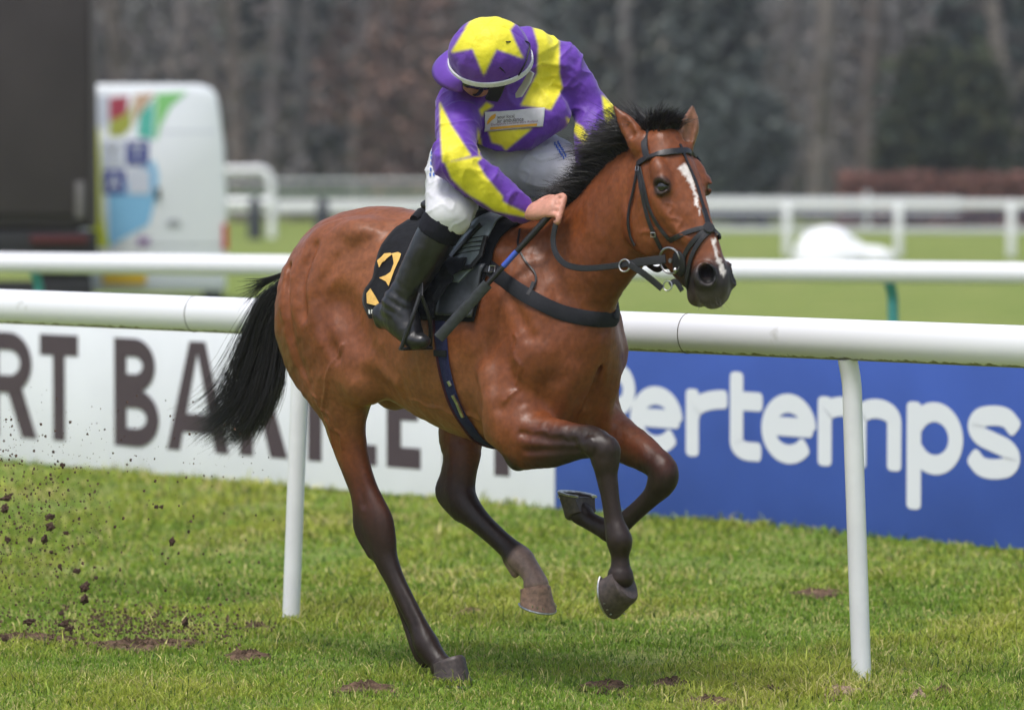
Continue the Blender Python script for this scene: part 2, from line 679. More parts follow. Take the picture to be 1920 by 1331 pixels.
# ---- grass blades
def grass():
    P = []
    for y0, y1, dens in ((13.7, 16.0, 17000), (16.0, 18.5, 9500), (18.5, 22.0, 3600), (22.0, 27.2, 1500)):
        w = .126 * y1 + .2
        n = int((y1 - y0) * 2 * w * dens)
        x, y = rng.uniform(-w, w, n), rng.uniform(y0, y1, n)
        k = np.abs(x) < .124 * y + .15
        P.append(np.stack([x[k], y[k]], 1))
    P = np.vstack(P)
    q3 = np.stack([P[:, 0], P[:, 1], np.zeros(len(P))], 1)
    big, med, fine = vnoise(q3, 2.2, .41), vnoise(q3, 8.0, .52), vnoise(q3, 26.0, .63)
    keep = rng.uniform(0, 1, len(P)) < .60 + .30 * fine + .15 * med
    keep &= rng.uniform(0, 1, len(P)) < .97
    for cx_, cy_, rx, ry in div_c:
        d = ((P[:, 0] - cx_) / rx) ** 2 + ((P[:, 1] - cy_) / ry) ** 2
        keep &= (d > .75) | (rng.uniform(0, 1, len(P)) < .55)
    # behind the boards nothing is seen: stop at their line
    P, big, med, fine = P[keep], big[keep], med[keep], fine[keep]
    n = len(P)
    far = np.clip((P[:, 1] - 15.5) / 8, 0, 1)
    hgt = (.014 + .013 * rng.random(n) + .016 * np.clip(med, 0, 1) + .016 * np.clip(fine, 0, 1)) * (1 + .25 * np.clip(big, -1, 1))
    tall = rng.random(n) < .035 + .05 * np.clip(fine, 0, 1)
    hgt = np.where(tall, hgt * 2.0, hgt)
    hgt *= 1 + .15 * far
    wid = (.0012 + .0014 * rng.random(n)) * (1 + 2.2 * far)
    az = rng.uniform(0, 2 * np.pi, n) + .8 * med
    lean = np.abs(rng.normal(.55, .40, n)) * hgt
    dx, dy = np.cos(az), np.sin(az)
    fa = rng.uniform(0, 2 * np.pi, n)
    sx, sy = np.cos(fa) * wid, np.sin(fa) * wid
    z0 = lift(P[:, 0], P[:, 1]) - .008
    V = np.zeros((n, 6, 3))
    for lvl, (f, lf, wf) in enumerate(((0, 0, 1.0), (.55, .30, .85), (1.0, 1.0, .12))):
        zz = z0 + hgt * f * (1 - .18 * lf) + .008
        for sgn, j in ((-1, 0), (1, 1)):
            V[:, lvl * 2 + j, 0] = P[:, 0] + dx * lean * lf + sgn * sx * wf
            V[:, lvl * 2 + j, 1] = P[:, 1] + dy * lean * lf + sgn * sy * wf
            V[:, lvl * 2 + j, 2] = zz
    b = (np.arange(n) * 6)[:, None]
    Fq = np.vstack([b + np.array([0, 1, 3, 2]), b + np.array([2, 3, 5, 4])])
    # colours: fresh green, yellow-green, straw
    g1, g2, g3, g4 = np.array([.190, .315, .032]), np.array([.405, .445, .062]), np.array([.68, .60, .24]), np.array([.058, .112, .018])
    t = rng.random(n)
    mixv = np.clip(.52 + .45 * big + .40 * med + .20 * fine + .22 * rng.normal(size=n), 0, 1)[:, None]
    c = g1 * (1 - mixv) + g2 * mixv
    straw = (t < .13 + .34 * np.clip(.6 * big + .8 * vnoise(np.stack([P[:, 0], P[:, 1], 0 * P[:, 0]], 1), 5.0, .71) - .1, 0, 1))[:, None]
    c = np.where(straw, g3 * rng.uniform(.6, 1.1, (n, 1)), c)
    dark = (t > .90)[:, None]
    c = np.where(dark, g4, c)
    c = c * rng.uniform(.75, 1.25, (n, 1))
    me = np_mesh("grass", V.reshape(-1, 3), Fq, smooth=False)
    set_col(me, np.repeat(c, 6, 0))
    m = bpy.data.materials.new("grass_blades")
    m.use_nodes = True
    N, L = m.node_tree.nodes, m.node_tree.links
    bs = N["Principled BSDF"]
    bs.inputs['Roughness'].default_value = .5
    bs.inputs['Specular IOR Level'].default_value = .3
    at = N.new("ShaderNodeAttribute")
    at.attribute_name = "Col"
    L.new(at.outputs['Color'], bs.inputs['Base Color'])
    tr = N.new("ShaderNodeBsdfTranslucent")
    L.new(at.outputs['Color'], tr.inputs['Color'])
    mx = N.new("ShaderNodeMixShader")
    mx.inputs[0].default_value = .35
    L.new(bs.outputs[0], mx.inputs[1])
    L.new(tr.outputs[0], mx.inputs[2])
    L.new(mx.outputs[0], N["Material Output"].inputs['Surface'])
    o = mobj("grass", me, m)
    tag(o, "short green racecourse turf with yellow straw blades", "grass", kind="stuff")
    return n


print("blades", grass())

# ---- advertising boards
B0, B1, B2 = on_ground(0, 852, .035)[:2], on_ground(1040, 940, .035)[:2], on_ground(1920, 1018, .035)[:2]


class Board:
    def __init__(s, a, b, z0, z1, name, label, material):
        s.a, s.d = np.array(a), np.array(b) - np.array(a)
        s.L = np.linalg.norm(s.d)
        s.d = s.d / s.L
        s.n = np.array([s.d[1], -s.d[0]])           # towards the course and the camera
        if s.n[1] > 0:
            s.n = -s.n
        s.M = Matrix(((s.d[0], 0, s.n[0], s.a[0]), (s.d[1], 0, s.n[1], s.a[1]), (0, 1, 0, 0), (0, 0, 0, 1)))
        s.root = empty(name, Matrix.Identity(4))
        tag(s.root, label, "advertising board", "boards along the rail")
        mb = MB()
        R = Matrix(((s.d[0], -s.n[0], 0), (s.d[1], -s.n[1], 0), (0, 0, 1)))
        c = s.a + s.d * s.L / 2 - s.n * .015
        mb.box((c[0], c[1], (z0 + z1) / 2), (s.L - .006, .03, z1 - z0), R, bevel=.004)
        mb.build("panel", material, s.root)
        for f in np.arange(.4, s.L, 1.6):
            p = s.a + s.d * f - s.n * .055
            MB().box((p[0], p[1], .42), (.05, .045, .88), R, bevel=.004).build("stake", M_STAKE, s.root)

    def s_of(s, px):
        """distance along the board seen at photo column px"""
        k = (px - CX) / F_PX
        return (k * s.a[1] - s.a[0]) / (s.d[0] - k * s.d[1])

    def z_of(s, px, py):
        Y = s.a[1] + s.d[1] * s.s_of(px)
        return at_depth(px, py, Y)[2]

    def shape(s, polys, name, material, lift0=.002):
        """polys in board coordinates (along, height), each a flat raised piece"""
        mb = MB()
        for i, pl in enumerate(polys):
            area = sum(pl[k][0] * pl[(k + 1) % len(pl)][1] - pl[(k + 1) % len(pl)][0] * pl[k][1] for k in range(len(pl)))
            if area < 0:
                pl = pl[::-1]
            M = s.M @ Matrix.Translation((0, 0, lift0 + (.00018 * i)))
            vs = [M @ Vector((x, y, 0)) for x, y in pl]
            mb.add(vs, [tuple(range(len(pl)))])
        return mb.build(name, material, s.root, smooth=False)

    def strips(s, strips, name, material, lift0=.002):
        """strips: (outer list, inner list) ribbons in board coordinates"""
        mb = MB()
        for i, (o, q) in enumerate(strips):
            M = s.M @ Matrix.Translation((0, 0, lift0 + (.00018 * i)))
            n = len(o)
            mb.add([M @ Vector((x, y, 0)) for x, y in o] + [M @ Vector((x, y, 0)) for x, y in q], [(k, k + 1, n + k + 1, n + k) for k in range(n - 1)])
        return mb.build(name, material, s.root, smooth=False)


M_STAKE = mat("weathered_timber", (.22, .17, .12), rough=.8, noise=(12, .7, 1.2))
M_BOARD_W = mat("white_board", (.84, .86, .93), rough=.45, spec=.3, noise=(2.5, .95, 1.02))
M_BOARD_B = mat("blue_board", (.050, .105, .42), rough=.45, spec=.3, noise=(2.0, .9, 1.08))
M_LETTER_D = mat("plum_lettering", (.068, .046, .058), rough=.5, noise=(40, .9, 1.1))
M_LETTER_W = mat("white_lettering", (.78, .80, .86), rough=.5)
dW = (B1 - B0) / np.linalg.norm(B1 - B0)
dB = (B2 - B1) / np.linalg.norm(B2 - B1)
BW = Board(B0 - dW * 2.2, B1, .0, .905, "advertising_board", "white board with large plum lettering behind the rail on the left", M_BOARD_W)
BB = Board(B1, B2 + dB * 1.6, .0, .905, "advertising_board", "blue board with rounded white lettering behind the rail on the right", M_BOARD_B)


def arc(cx_, cy_, rx, ry, a0, a1, n=18):
    return [(cx_ + rx * math.cos(a), cy_ + ry * math.sin(a)) for a in np.linspace(a0, a1, n)]


H0, H1 = .146, .772


def block_letter(ch, x0, x1):
    w, h = x1 - x0, H1 - H0
    st, bar = .118, .112
    X = lambda f: x0 + f
    P, S = [], []
    if ch == 'T':
        m = (x0 + x1) / 2
        P = [[(x0, H1), (x1, H1), (x1, H1 - .125), (x0, H1 - .125)], [(m - st / 2, H1 - .12), (m + st / 2, H1 - .12), (m + st / 2, H0), (m - st / 2, H0)]]
    elif ch == 'L':
        P = [[(x0, H1), (x0 + st, H1), (x0 + st, H0), (x0, H0)], [(x0 + st * .9, H0), (x1, H0), (x1, H0 + bar), (x0 + st * .9, H0 + bar)]]
    elif ch == 'E':
        P = [[(x0, H1), (x0 + st, H1), (x0 + st, H0), (x0, H0)]]
        for zb, ww in ((H0, w), (H0 + h * .5 - bar / 2, w * .92), (H1 - bar, w)):
            P.append([(x0 + st * .9, zb), (x0 + ww, zb), (x0 + ww, zb + bar), (x0 + st * .9, zb + bar)])
    elif ch == 'A':
        m = (x0 + x1) / 2
        tw = st * .62
        P = [[(x0, H0), (x0 + st * 1.02, H0), (m + .02, H1), (m - tw, H1)], [(x1 - st * 1.02, H0), (x1, H0), (m + tw, H1), (m - .02, H1)],
             [(x0 + w * .25, H0 + h * .17), (x1 - w * .25, H0 + h * .17), (x1 - w * .29, H0 + h * .17 + bar * .95), (x0 + w * .29, H0 + h * .17 + bar * .95)]]
    elif ch in 'BR':
        P = [[(x0, H1), (x0 + st, H1), (x0 + st, H0), (x0, H0)]]
        zm = H0 + h * (.50 if ch == 'B' else .42)
        for za, zb, xr in ((zm, H1, x1 - (.035 if ch == 'B' else .02)),) + (((H0, zm + bar * .15, x1),) if ch == 'B' else ()):
            cy_, ry = (za + zb) / 2, (zb - za) / 2
            rx = (xr - x0) * .50
            cx_ = xr - rx
            o = [(x0 + st * .9, zb)] + arc(cx_, cy_, rx, ry, math.pi / 2, -math.pi / 2) + [(x0 + st * .9, za)]
            q = [(x0 + st * .9, zb - bar * .95)] + arc(cx_, cy_, rx - st, ry - bar * .95, math.pi / 2, -math.pi / 2) + [(x0 + st * .9, za + bar * .95)]
            S.append((o, q))
        if ch == 'R':
            P.append([(x0 + w * .40, zm + .04), (x0 + w * .72, zm + .06), (x1 + .03, H0), (x1 - st * 1.05, H0)])
    return P, S


for ch, xa, xb in (('R', -25, 63), ('T', 74, 146), ('B', 213.5, 298), ('A', 312, 429), ('R', 449, 533), ('T', 553, 627), ('L', 641, 706), ('E', 725, 789), ('T', 806, 884), ('T', 903, 980)):
    P_, S_ = block_letter(ch, BW.s_of(xa), BW.s_of(xb))
    lt = BW.shape(P_, "letter", M_LETTER_D)
    if S_:
        bw = BW.strips(S_, "letter_bowl", M_LETTER_D, .0045)
        bw.parent = lt


def stroke(path, w, n_cap=8):
    """ribbon of width w with round ends along a path"""
    P = np.array(path, float)
    T = np.gradient(P, axis=0)
    T /= np.linalg.norm(T, axis=1, keepdims=True)
    Nn = np.stack([-T[:, 1], T[:, 0]], 1)
    o, q = [], []
    for k in range(n_cap):                       # start cap
        a = math.pi / 2 * (1 - k / n_cap)
        o.append(P[0] - T[0] * w / 2 * math.sin(a) * .55 + Nn[0] * w / 2 * math.cos(a) ** .6)
        q.append(P[0] - T[0] * w / 2 * math.sin(a) * .55 - Nn[0] * w / 2 * math.cos(a) ** .6)
    o += list(P + Nn * w / 2)
    q += list(P - Nn * w / 2)
    for k in range(1, n_cap + 1):
        a = math.pi / 2 * k / n_cap
        o.append(P[-1] + T[-1] * w / 2 * math.sin(a) * .55 + Nn[-1] * w / 2 * math.cos(a) ** .6)
        q.append(P[-1] + T[-1] * w / 2 * math.sin(a) * .55 - Nn[-1] * w / 2 * math.cos(a) ** .6)
    return [tuple(x) for x in o], [tuple(x) for x in q]


W_ = .093
zb_ = BB.z_of(1232, 851)                      # baseline and x-height of the rounded word
zx_ = BB.z_of(1232, 724)
zt_ = BB.z_of(1386, 696)
zd_ = BB.z_of(1722, 956)
mid_ = (zb_ + zx_) / 2
hx = (zx_ - zb_) / 2


def lin(a, b, n=6):
    return [tuple(np.array(a) + (np.array(b) - np.array(a)) * k / (n - 1)) for k in range(n)]


def rounded(ch, xa, xb):
    a, b = BB.s_of(xa), BB.s_of(xb)
    c, rx, ry = (a + b) / 2, (b - a) / 2 - W_ / 2, hx - W_ / 2
    i = W_ / 2
    if ch == 'e':
        return [lin((a + i, mid_ + .01), (b - i, mid_ + .01)), arc(c, mid_, rx, ry, .12, 2 * math.pi - .75, 40)]
    if ch == 'r':
        return [lin((a + i, zx_ - i * .6), (a + i, zb_ + i * .6)), [(a + i + .01, zx_ - hx * .75)] + arc(b - i * .3, zx_ - hx * .72, (b - a) - W_ * .75, hx * .72 - i, math.pi * .93, math.pi * .52, 14)]
    if ch == 't':
        s = a + (b - a) * .38
        return [lin((s, zt_ - i * .6), (s, zb_ + hx * .6)) + arc(s + (b - a) * .30, zb_ + hx * .55, (b - a) * .30, hx * .55 - i, math.pi, math.pi * 1.5, 10) + [(b - i * .8, zb_ + i)], lin((s + i * .2, zx_ - i * 1.05), (b - i * .6, zx_ - i * 1.05))]
    if ch == 'm':
        w3 = (b - a - W_) / 2
        out = [lin((a + i, zx_ - i * .6), (a + i, zb_ + i * .6))]
        for k in range(2):
            x0 = a + i + w3 * k
            out.append([(x0, zx_ - hx * .8)] + arc(x0 + w3 / 2, zx_ - hx * .62, w3 / 2, hx * .62 - i, math.pi * .92, 0, 16) + lin((x0 + w3, zx_ - hx * .7), (x0 + w3, zb_ + i * .6), 5))
        return out
    if ch == 'p':
        return [lin((a + i, zx_ - i * .6), (a + i, zd_ + i * .6)), arc(c, mid_, rx, ry, math.pi * .82, -math.pi * .82, 44)]
    if ch == 's':
        sx_ = [(1.0, .62), (.62, .93), (.0, 1.0), (-.68, .88), (-.93, .55), (-.66, .22), (0, .0), (.66, -.22), (.93, -.55), (.68, -.88), (.0, -1.0), (-.62, -.93), (-1.0, -.62)]
        return [spline([(c + rx * x, mid_ + ry * y) for x, y in sx_], 60).tolist()]
    if ch == 'P':
        zc_ = zt_ + .01
        hb = (zc_ - zb_) * .60
        return [lin((a + i, zc_ - i * .6), (a + i, zb_ + i * .6)), lin((a + i, zc_ - i), (b - hb / 2, zc_ - i)) + arc(b - hb / 2, zc_ - hb / 2, hb / 2 - i, hb / 2 - i, math.pi / 2, -math.pi / 2, 18) + lin((b - hb / 2, zc_ - hb + i), (a + i, zc_ - hb + i))]
    return []


for ch, xa, xb in (('P', 1085, 1192), ('e', 1182, 1281), ('r', 1287, 1366), ('t', 1352, 1432), ('e', 1429, 1532), ('m', 1535, 1692), ('p', 1702, 1808), ('s', 1814, 1918)):
    BB.strips([stroke(p, W_) for p in rounded(ch, xa, xb)], "letter", M_LETTER_W)

# ---- running rails
def rail_material(name):
    """white plastic tube with green-brown grime along its underside and odd scuffs"""
    m = mat(name, (.80, .81, .84), rough=.34, spec=.45)
    N, L = m.node_tree.nodes, m.node_tree.links
    bs = N["Principled BSDF"]
    at = N.new("ShaderNodeAttribute")
    at.attribute_name = "Col"
    tc = N.new("ShaderNodeTexCoord")
    n1 = N.new("ShaderNodeTexNoise")
    n1.inputs['Scale'].default_value = 26
    n1.inputs['Detail'].default_value = 6
    n2 = N.new("ShaderNodeTexNoise")
    n2.inputs['Scale'].default_value = 5.5
    n2.inputs['Detail'].default_value = 8
    L.new(tc.outputs['Object'], n1.inputs['Vector'])
    L.new(tc.outputs['Object'], n2.inputs['Vector'])
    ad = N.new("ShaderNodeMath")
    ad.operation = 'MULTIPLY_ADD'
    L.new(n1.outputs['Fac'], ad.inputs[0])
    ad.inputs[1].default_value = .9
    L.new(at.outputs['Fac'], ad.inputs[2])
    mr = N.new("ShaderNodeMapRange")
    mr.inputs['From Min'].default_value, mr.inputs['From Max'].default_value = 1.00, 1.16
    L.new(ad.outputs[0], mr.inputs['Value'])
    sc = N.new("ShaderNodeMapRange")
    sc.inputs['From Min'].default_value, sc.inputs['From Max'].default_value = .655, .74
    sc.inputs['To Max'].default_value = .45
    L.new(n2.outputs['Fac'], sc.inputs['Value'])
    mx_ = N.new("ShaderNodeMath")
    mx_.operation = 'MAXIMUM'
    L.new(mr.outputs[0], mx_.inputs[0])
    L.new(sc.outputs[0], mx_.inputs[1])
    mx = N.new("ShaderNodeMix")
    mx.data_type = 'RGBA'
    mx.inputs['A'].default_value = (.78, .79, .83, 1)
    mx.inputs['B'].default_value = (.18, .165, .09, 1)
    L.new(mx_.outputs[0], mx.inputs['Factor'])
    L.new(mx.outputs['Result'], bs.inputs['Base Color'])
    return m


M_RAIL = rail_material("rail_plastic")
M_RAIL_FAR = mat("far_rail_plastic", (.80, .81, .84), rough=.36)
M_TEAL = mat("teal_post", (.045, .26, .235), rough=.5, noise=(8, .85, 1.1))
M_JOINT = mat("joint_grime", (.12, .11, .10), rough=.8)
M_POST = mat("post_plastic", (.78, .79, .82), rough=.4, noise=(9, .93, 1.02))


def running_rail(name, label, p0, p1, z, rad, posts, post_mat, mat_r, lean, post_r=.034, joints=(), z_end=None):
    z_end = z if z_end is None else z_end
    root = empty(name, Matrix.Identity(4))
    tag(root, label, "rail", "white running rails")
    p0, p1 = np.array(p0), np.array(p1)
    d = (p1 - p0) / np.linalg.norm(p1 - p0)
    nrm = np.array([-d[1], d[0]])                # away from the camera
    nrm = nrm if nrm[1] > 0 else -nrm
    L_ = np.linalg.norm(p1 - p0)
    n, m = 28, int(L_ / .12) + 2
    Vv, cv = [], []
    for i in range(m):
        c = p0 + d * L_ * i / (m - 1)
        zc = z + (z_end - z) * i / (m - 1)
        for k in range(n):
            a = 2 * math.pi * k / n
            ca, sa = math.cos(a), math.sin(a)
            Vv.append((c[0] + nrm[0] * rad * .80 * ca, c[1] + nrm[1] * rad * .80 * ca, zc + rad * sa))
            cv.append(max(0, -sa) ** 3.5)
    Fq = [(i * n + k, (i + 1) * n + k, (i + 1) * n + (k + 1) % n, i * n + (k + 1) % n) for i in range(m - 1) for k in range(n)]
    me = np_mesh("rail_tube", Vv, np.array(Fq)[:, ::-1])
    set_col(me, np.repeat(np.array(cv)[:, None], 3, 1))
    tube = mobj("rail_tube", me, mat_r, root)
    for s in joints:
        c = p0 + d * s
        zj = z + (z_end - z) * s / L_
        pts = [(c[0] + nrm[0] * (rad * .80) * math.cos(a), c[1] + nrm[1] * (rad * .80) * math.cos(a), zj + rad * math.sin(a)) for a in np.linspace(0, 2 * math.pi, 29)]
        MB().tube(pts, .0022, n=5, cap=False).build("rail_joint", M_JOINT, tube)
    for (fx, fy), (tx, ty) in posts:
        f, t = np.array([fx, fy, -.02]), np.array([tx, ty, z + (z_end - z) * (np.array([tx, ty]) - p0) @ d / L_ - rad * .9])
        b = f * .22 + t * .78 + np.array([*(nrm * lean * .9), 0])
        e = t + np.array([*(nrm * .0), 0])
        path = np.vstack([[f, f * .6 + b * .4], spline([b, b * .35 + e * .65 + np.array([*(nrm * lean * .9), .02]), e], 9)])
        path = spline([f, f + (b - f) * .5, b, b * .45 + e * .55 + np.array([*(nrm * lean * .62), .015]), e], 22)
        MB().tube(path, post_r, n=16).build("post", post_mat, root)
    return root, p0, d


PL, PR = on_ground(545, 1163)[:2], on_ground(1616, 1272)[:2]
rd = (PR - PL) / np.linalg.norm(PR - PL)
sp = np.linalg.norm(PR - PL)
run_l = at_depth(559, 640, PL[1] - .02)[:2]
run_r = at_depth(1589, 640, PR[1] + .02)[:2]
nr = np.array([-rd[1], rd[0]])
nr = nr if nr[1] > 0 else -nr
tl, tr_ = run_l, run_r
d2 = (tr_ - tl) / np.linalg.norm(tr_ - tl)
e0, e1 = tl - d2 * 3.6 * 1.4, tr_ + d2 * 3.4
posts = [((PL[0], PL[1]), (tl[0], tl[1])), ((PR[0], PR[1]), (tr_[0], tr_[1]))]
posts += [((PL - rd * sp)[0:2], (tl - d2 * sp)[0:2]), ((PR + rd * sp)[0:2], (tr_ + d2 * sp)[0:2])]
j_s = []
for px in (365, 1290):
    k = (px - CX) / F_PX
    j_s.append((k * e0[1] - e0[0]) / (d2[0] - k * d2[1]))
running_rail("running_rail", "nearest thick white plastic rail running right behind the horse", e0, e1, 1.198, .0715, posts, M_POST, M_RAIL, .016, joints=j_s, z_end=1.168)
f0, f1 = at_depth(0, 476, 28.8)[:2], at_depth(1920, 532, 26.0)[:2]
df = (f1 - f0) / np.linalg.norm(f1 - f0)


def on_line(px, a, d):
    k = (px - CX) / F_PX
    return a + d * ((k * a[1] - a[0]) / (d[0] - k * d[1]))


tp = [on_line(65, f0, df), on_line(1668, f0, df)]
gap = (tp[1] - tp[0]) / 2
fp = [((p + df * .06)[0:2], p[0:2]) for p in (tp[0], tp[0] + gap, tp[1], tp[0] - gap, tp[1] + gap)]
running_rail("running_rail", "blurred second white rail on teal posts beyond the boards", f0 - df * 4, f1 + df * 4, 1.115, .068, fp, M_TEAL, M_RAIL_FAR, .04)


# ---- far side of the course: low white rails, hurdle, mound
def far_fence(name, label, a, b, bands, step, post_w, post_h, mat_p, grp="distant white fences"):
    root = empty(name, Matrix.Identity(4))
    tag(root, label, "fence", grp)
    a, b = np.array(a), np.array(b)
    d = (b - a) / np.linalg.norm(b - a)
    L_ = np.linalg.norm(b - a)
    R = Matrix(((d[0], -d[1], 0), (d[1], d[0], 0), (0, 0, 1)))
    c = (a + b) / 2
    for z, hgt, mm in bands:
        MB().box((c[0], c[1], z), (L_, .10, hgt), R, bevel=.02).build("rail_bar", mm, root)
    for s in np.arange(0.2, L_, step):
        p = a + d * s
        MB().box((p[0], p[1], post_h / 2), (post_w, .14, post_h), R, bevel=.02).build("post", mat_p, root)
    return root


M_FAR_GREY = mat("grey_white_paint", (.55, .57, .60), rough=.6)
M_FAR_DARK = mat("dark_blue_band", (.10, .10, .17), rough=.6)
M_FAR_GREEN = mat("pale_green_paint", (.45, .56, .45), rough=.6)
fa, fb = on_ground(1250, 479)[:2], on_ground(2050, 483)[:2]
far_fence("rail_fence", "low white rail fence on the far grass right of the horse", fa, fb, ((.50, .11, M_FAR_GREY), (.76, .07, M_FAR_DARK), (.98, .15, M_RAIL_FAR)), 2.10, .15, 1.0, M_RAIL_FAR)
fa, fb = on_ground(1180, 432)[:2], on_ground(1800, 435)[:2]
far_fence("rail_fence", "grey-white double rail behind the low white fence on the right", fa, fb, ((.45, .12, M_FAR_GREY), (.78, .14, M_FAR_GREY)), 6.0, .12, 1.0, M_FAR_GREY)
fa, fb = on_ground(380, 440)[:2], on_ground(900, 440)[:2]
far_fence("rail_fence", "white rail fence on the far grass between the van and the jockey", fa, fb, ((.68, .28, M_RAIL_FAR), (1.0, .07, M_FAR_GREEN), (1.30, .08, M_FAR_GREY)), 9.0, .12, 1.3, M_RAIL_FAR)
# white arched gate beside the van
g0, g1 = at_depth(430, 440, 100), at_depth(510, 440, 100)
arch = empty("white_arch", Matrix.Identity(4))
tag(arch, "white rounded arch frame standing just right of the van", "gate frame")
xa_, xb_ = g0[0], g1[0]
zt = 1.56
path = spline([(xb_, 100, 0), (xb_, 100, .8), (xb_ - .04, 100, zt - .22), (xb_ - .22, 100, zt), (xb_ - .6, 100, zt), (xa_ - .4, 100, zt)], 26)
MB().tube(path, .10, n=10).build("arch_tube", M_RAIL_FAR, arch)
MB().tube([(xa_ - .3, 100, 0), (xa_ - .3, 100, zt)], .13, n=10).build("arch_post", M_RAIL_FAR, arch)
MB().tube([(xa_ - .3, 100, .80), (xb_, 100, .80)], .12, n=10).build("arch_bar", M_RAIL_FAR, arch)
for px, py, h, lab in ((478, 436, .95, "dark post standing inside the white arch"), (605, 425, .9, "dark post half hidden behind the horse's croup")):
    c = at_depth(px, py, 98)
    o = MB().lathe([(.16, 0), (.17, .3), (.13, h * .6), (.15, h * .85), (.05, h + .05)], n=12, M=Matrix.Translation((c[0], 98, 0))).build("marker_post", mat("dark_marker", (.03, .035, .05), rough=.7))
    tag(o, lab, "post", "dark posts by the far fence")
# white draped mound
K = Clay((-1.0, -.8, -.12), (1.4, .8, .85), .035)
K.ball((0, 0, .02), (.62, .55, .62), .05)
K.limb([((.5, -.1, .12), .22), ((1.0, -.1, .10), .15)], k=.12)
K.cut((0, 0, -.02), (0, 0, -1), .01)
V, Q = K.mesh(1)
c = on_ground(1552, 494)
mo = mobj("white_mound", np_mesh("white_mound", wob_ := V + .02 * np.stack([vnoise(V, 9, .1), vnoise(V, 9, .2), vnoise(V, 9, .3)], 1), Q), mat("white_sheet", (.82, .83, .86), rough=.6))
mo.location = (c[0], c[1], 0)
tag(mo, "white sheeted mound lying on the far grass by the horse's nose", "mound")

# ---- van
van = empty("van", Matrix.Translation((-3.43, 52, 0)) @ Matrix.Rotation(math.radians(4.4), 4, 'Z') @ Matrix.Translation((3.43, -52, 0)))
tag(van, "white high-roof van with colourful patchwork on its rear door, parked by the lorry", "van")
VY, VX0, VX1, VZ0, VZ1 = 52.0, -5.40, -3.43, .24, 2.71
M_VAN = mat("van_white", (.84, .88, .92), rough=.3, spec=.5, coat=.3)
M_VGLASS = mat("dark_glass", (.02, .022, .025), rough=.1)
M_TYRE = mat("tyre", (.015, .015, .015), rough=.85)


def van_ring(y, inset, top):
    cx_ = (VX0 + VX1) / 2
    hw = (VX1 - VX0) / 2 - inset
    pts = []
    for zf, wf in ((0, .985), (.10, 1.0), (.45, 1.0), (.70, .97), (.88, .915), (.95, .88), (.985, .80), (1.0, .66), (1.0, 0)):
        pts.append((cx_ + hw * wf, y, VZ0 + (top - VZ0) * zf))
    return pts + [(2 * cx_ - x, y_, z) for x, y_, z in pts[::-1][1:]]


rings = [van_ring(VY + .0, .06, VZ1 - .06), van_ring(VY + .03, .01, VZ1 - .01), van_ring(VY + .15, 0, VZ1), van_ring(VY + 3.6, 0, VZ1), van_ring(VY + 4.3, .02, VZ1 - .35), van_ring(VY + 4.9, .06, 1.45), van_ring(VY + 5.5, .14, 1.15)]
nr_ = len(rings[0])
mb = MB()
mb.add([p for r in rings for p in r], [(i * nr_ + k, i * nr_ + (k + 1) % nr_, (i + 1) * nr_ + (k + 1) % nr_, (i + 1) * nr_ + k) for i in range(len(rings) - 1) for k in range(nr_)] + [tuple(range(nr_ - 1, -1, -1)), tuple((len(rings) - 1) * nr_ + k for k in range(nr_))])
mb.build("van_body", M_VAN, van, sharp=50)


def vq(px, py):
    """photo pixel on the van's rear face"""
    return at_depth(px, py, VY)


def vpanel(poly, name, material, off=.004, parent=van):
    pts = [at_depth(x, y, VY) for x, y in poly]
    n = len(pts)
    mb = MB()
    mb.add([(p[0], VY - off, p[2]) for p in pts] + [(p[0], VY + .03, p[2]) for p in pts], [tuple(range(n)), tuple(range(2 * n - 1, n - 1, -1))] + [(i, n + i, n + (i + 1) % n, (i + 1) % n) for i in range(n)])
    return mb.build(name, material, parent, smooth=False)


def cm(name, c, r=.45):
    return mat(name, c, rough=r)


M_V = dict(lime=cm("lime_vinyl", (.66, .70, .02)), teal=cm("teal_vinyl", (.12, .58, .48)), green=cm("green_vinyl", (.28, .70, .24)), red=cm("red_vinyl", (.46, .06, .10)), olive=cm("olive_vinyl", (.45, .48, .08)),
           blue=cm("royal_vinyl", (.05, .07, .32)), sky=cm("sky_vinyl", (.26, .58, .88)), pale=cm("pale_vinyl", (.68, .72, .84)), peach=cm("peach_vinyl", (.70, .48, .33)), grey=cm("seam_grey", (.35, .37, .40)))
for poly, m in (([(170, 232), (186, 240), (190, 300), (192, 400), (206, 464), (170, 464)], 'lime'), ([(180, 180), (205, 178), (205, 235), (180, 240)], 'pale'), ([(206, 184), (242, 180), (238, 212), (214, 228), (206, 225)], 'red'),
                ([(207, 228), (238, 214), (250, 190), (247, 240), (230, 255), (205, 256)], 'olive'), ([(252, 178), (292, 174), (262, 215), (252, 235)], 'peach'), ([(262, 216), (290, 185), (288, 262), (258, 255)], 'teal'),
                ([(293, 176), (352, 172), (320, 200), (302, 235), (294, 262), (291, 262)], 'green'), ([(203, 368), (290, 300), (298, 330), (292, 372), (280, 420), (205, 462), (204, 400)], 'sky'),
                ([(176, 500), (290, 500), (287, 546), (176, 546)], 'sky')):
    vpanel(poly, "vinyl_graphic", M_V[m], .004 + .001 * len(poly) / 10)
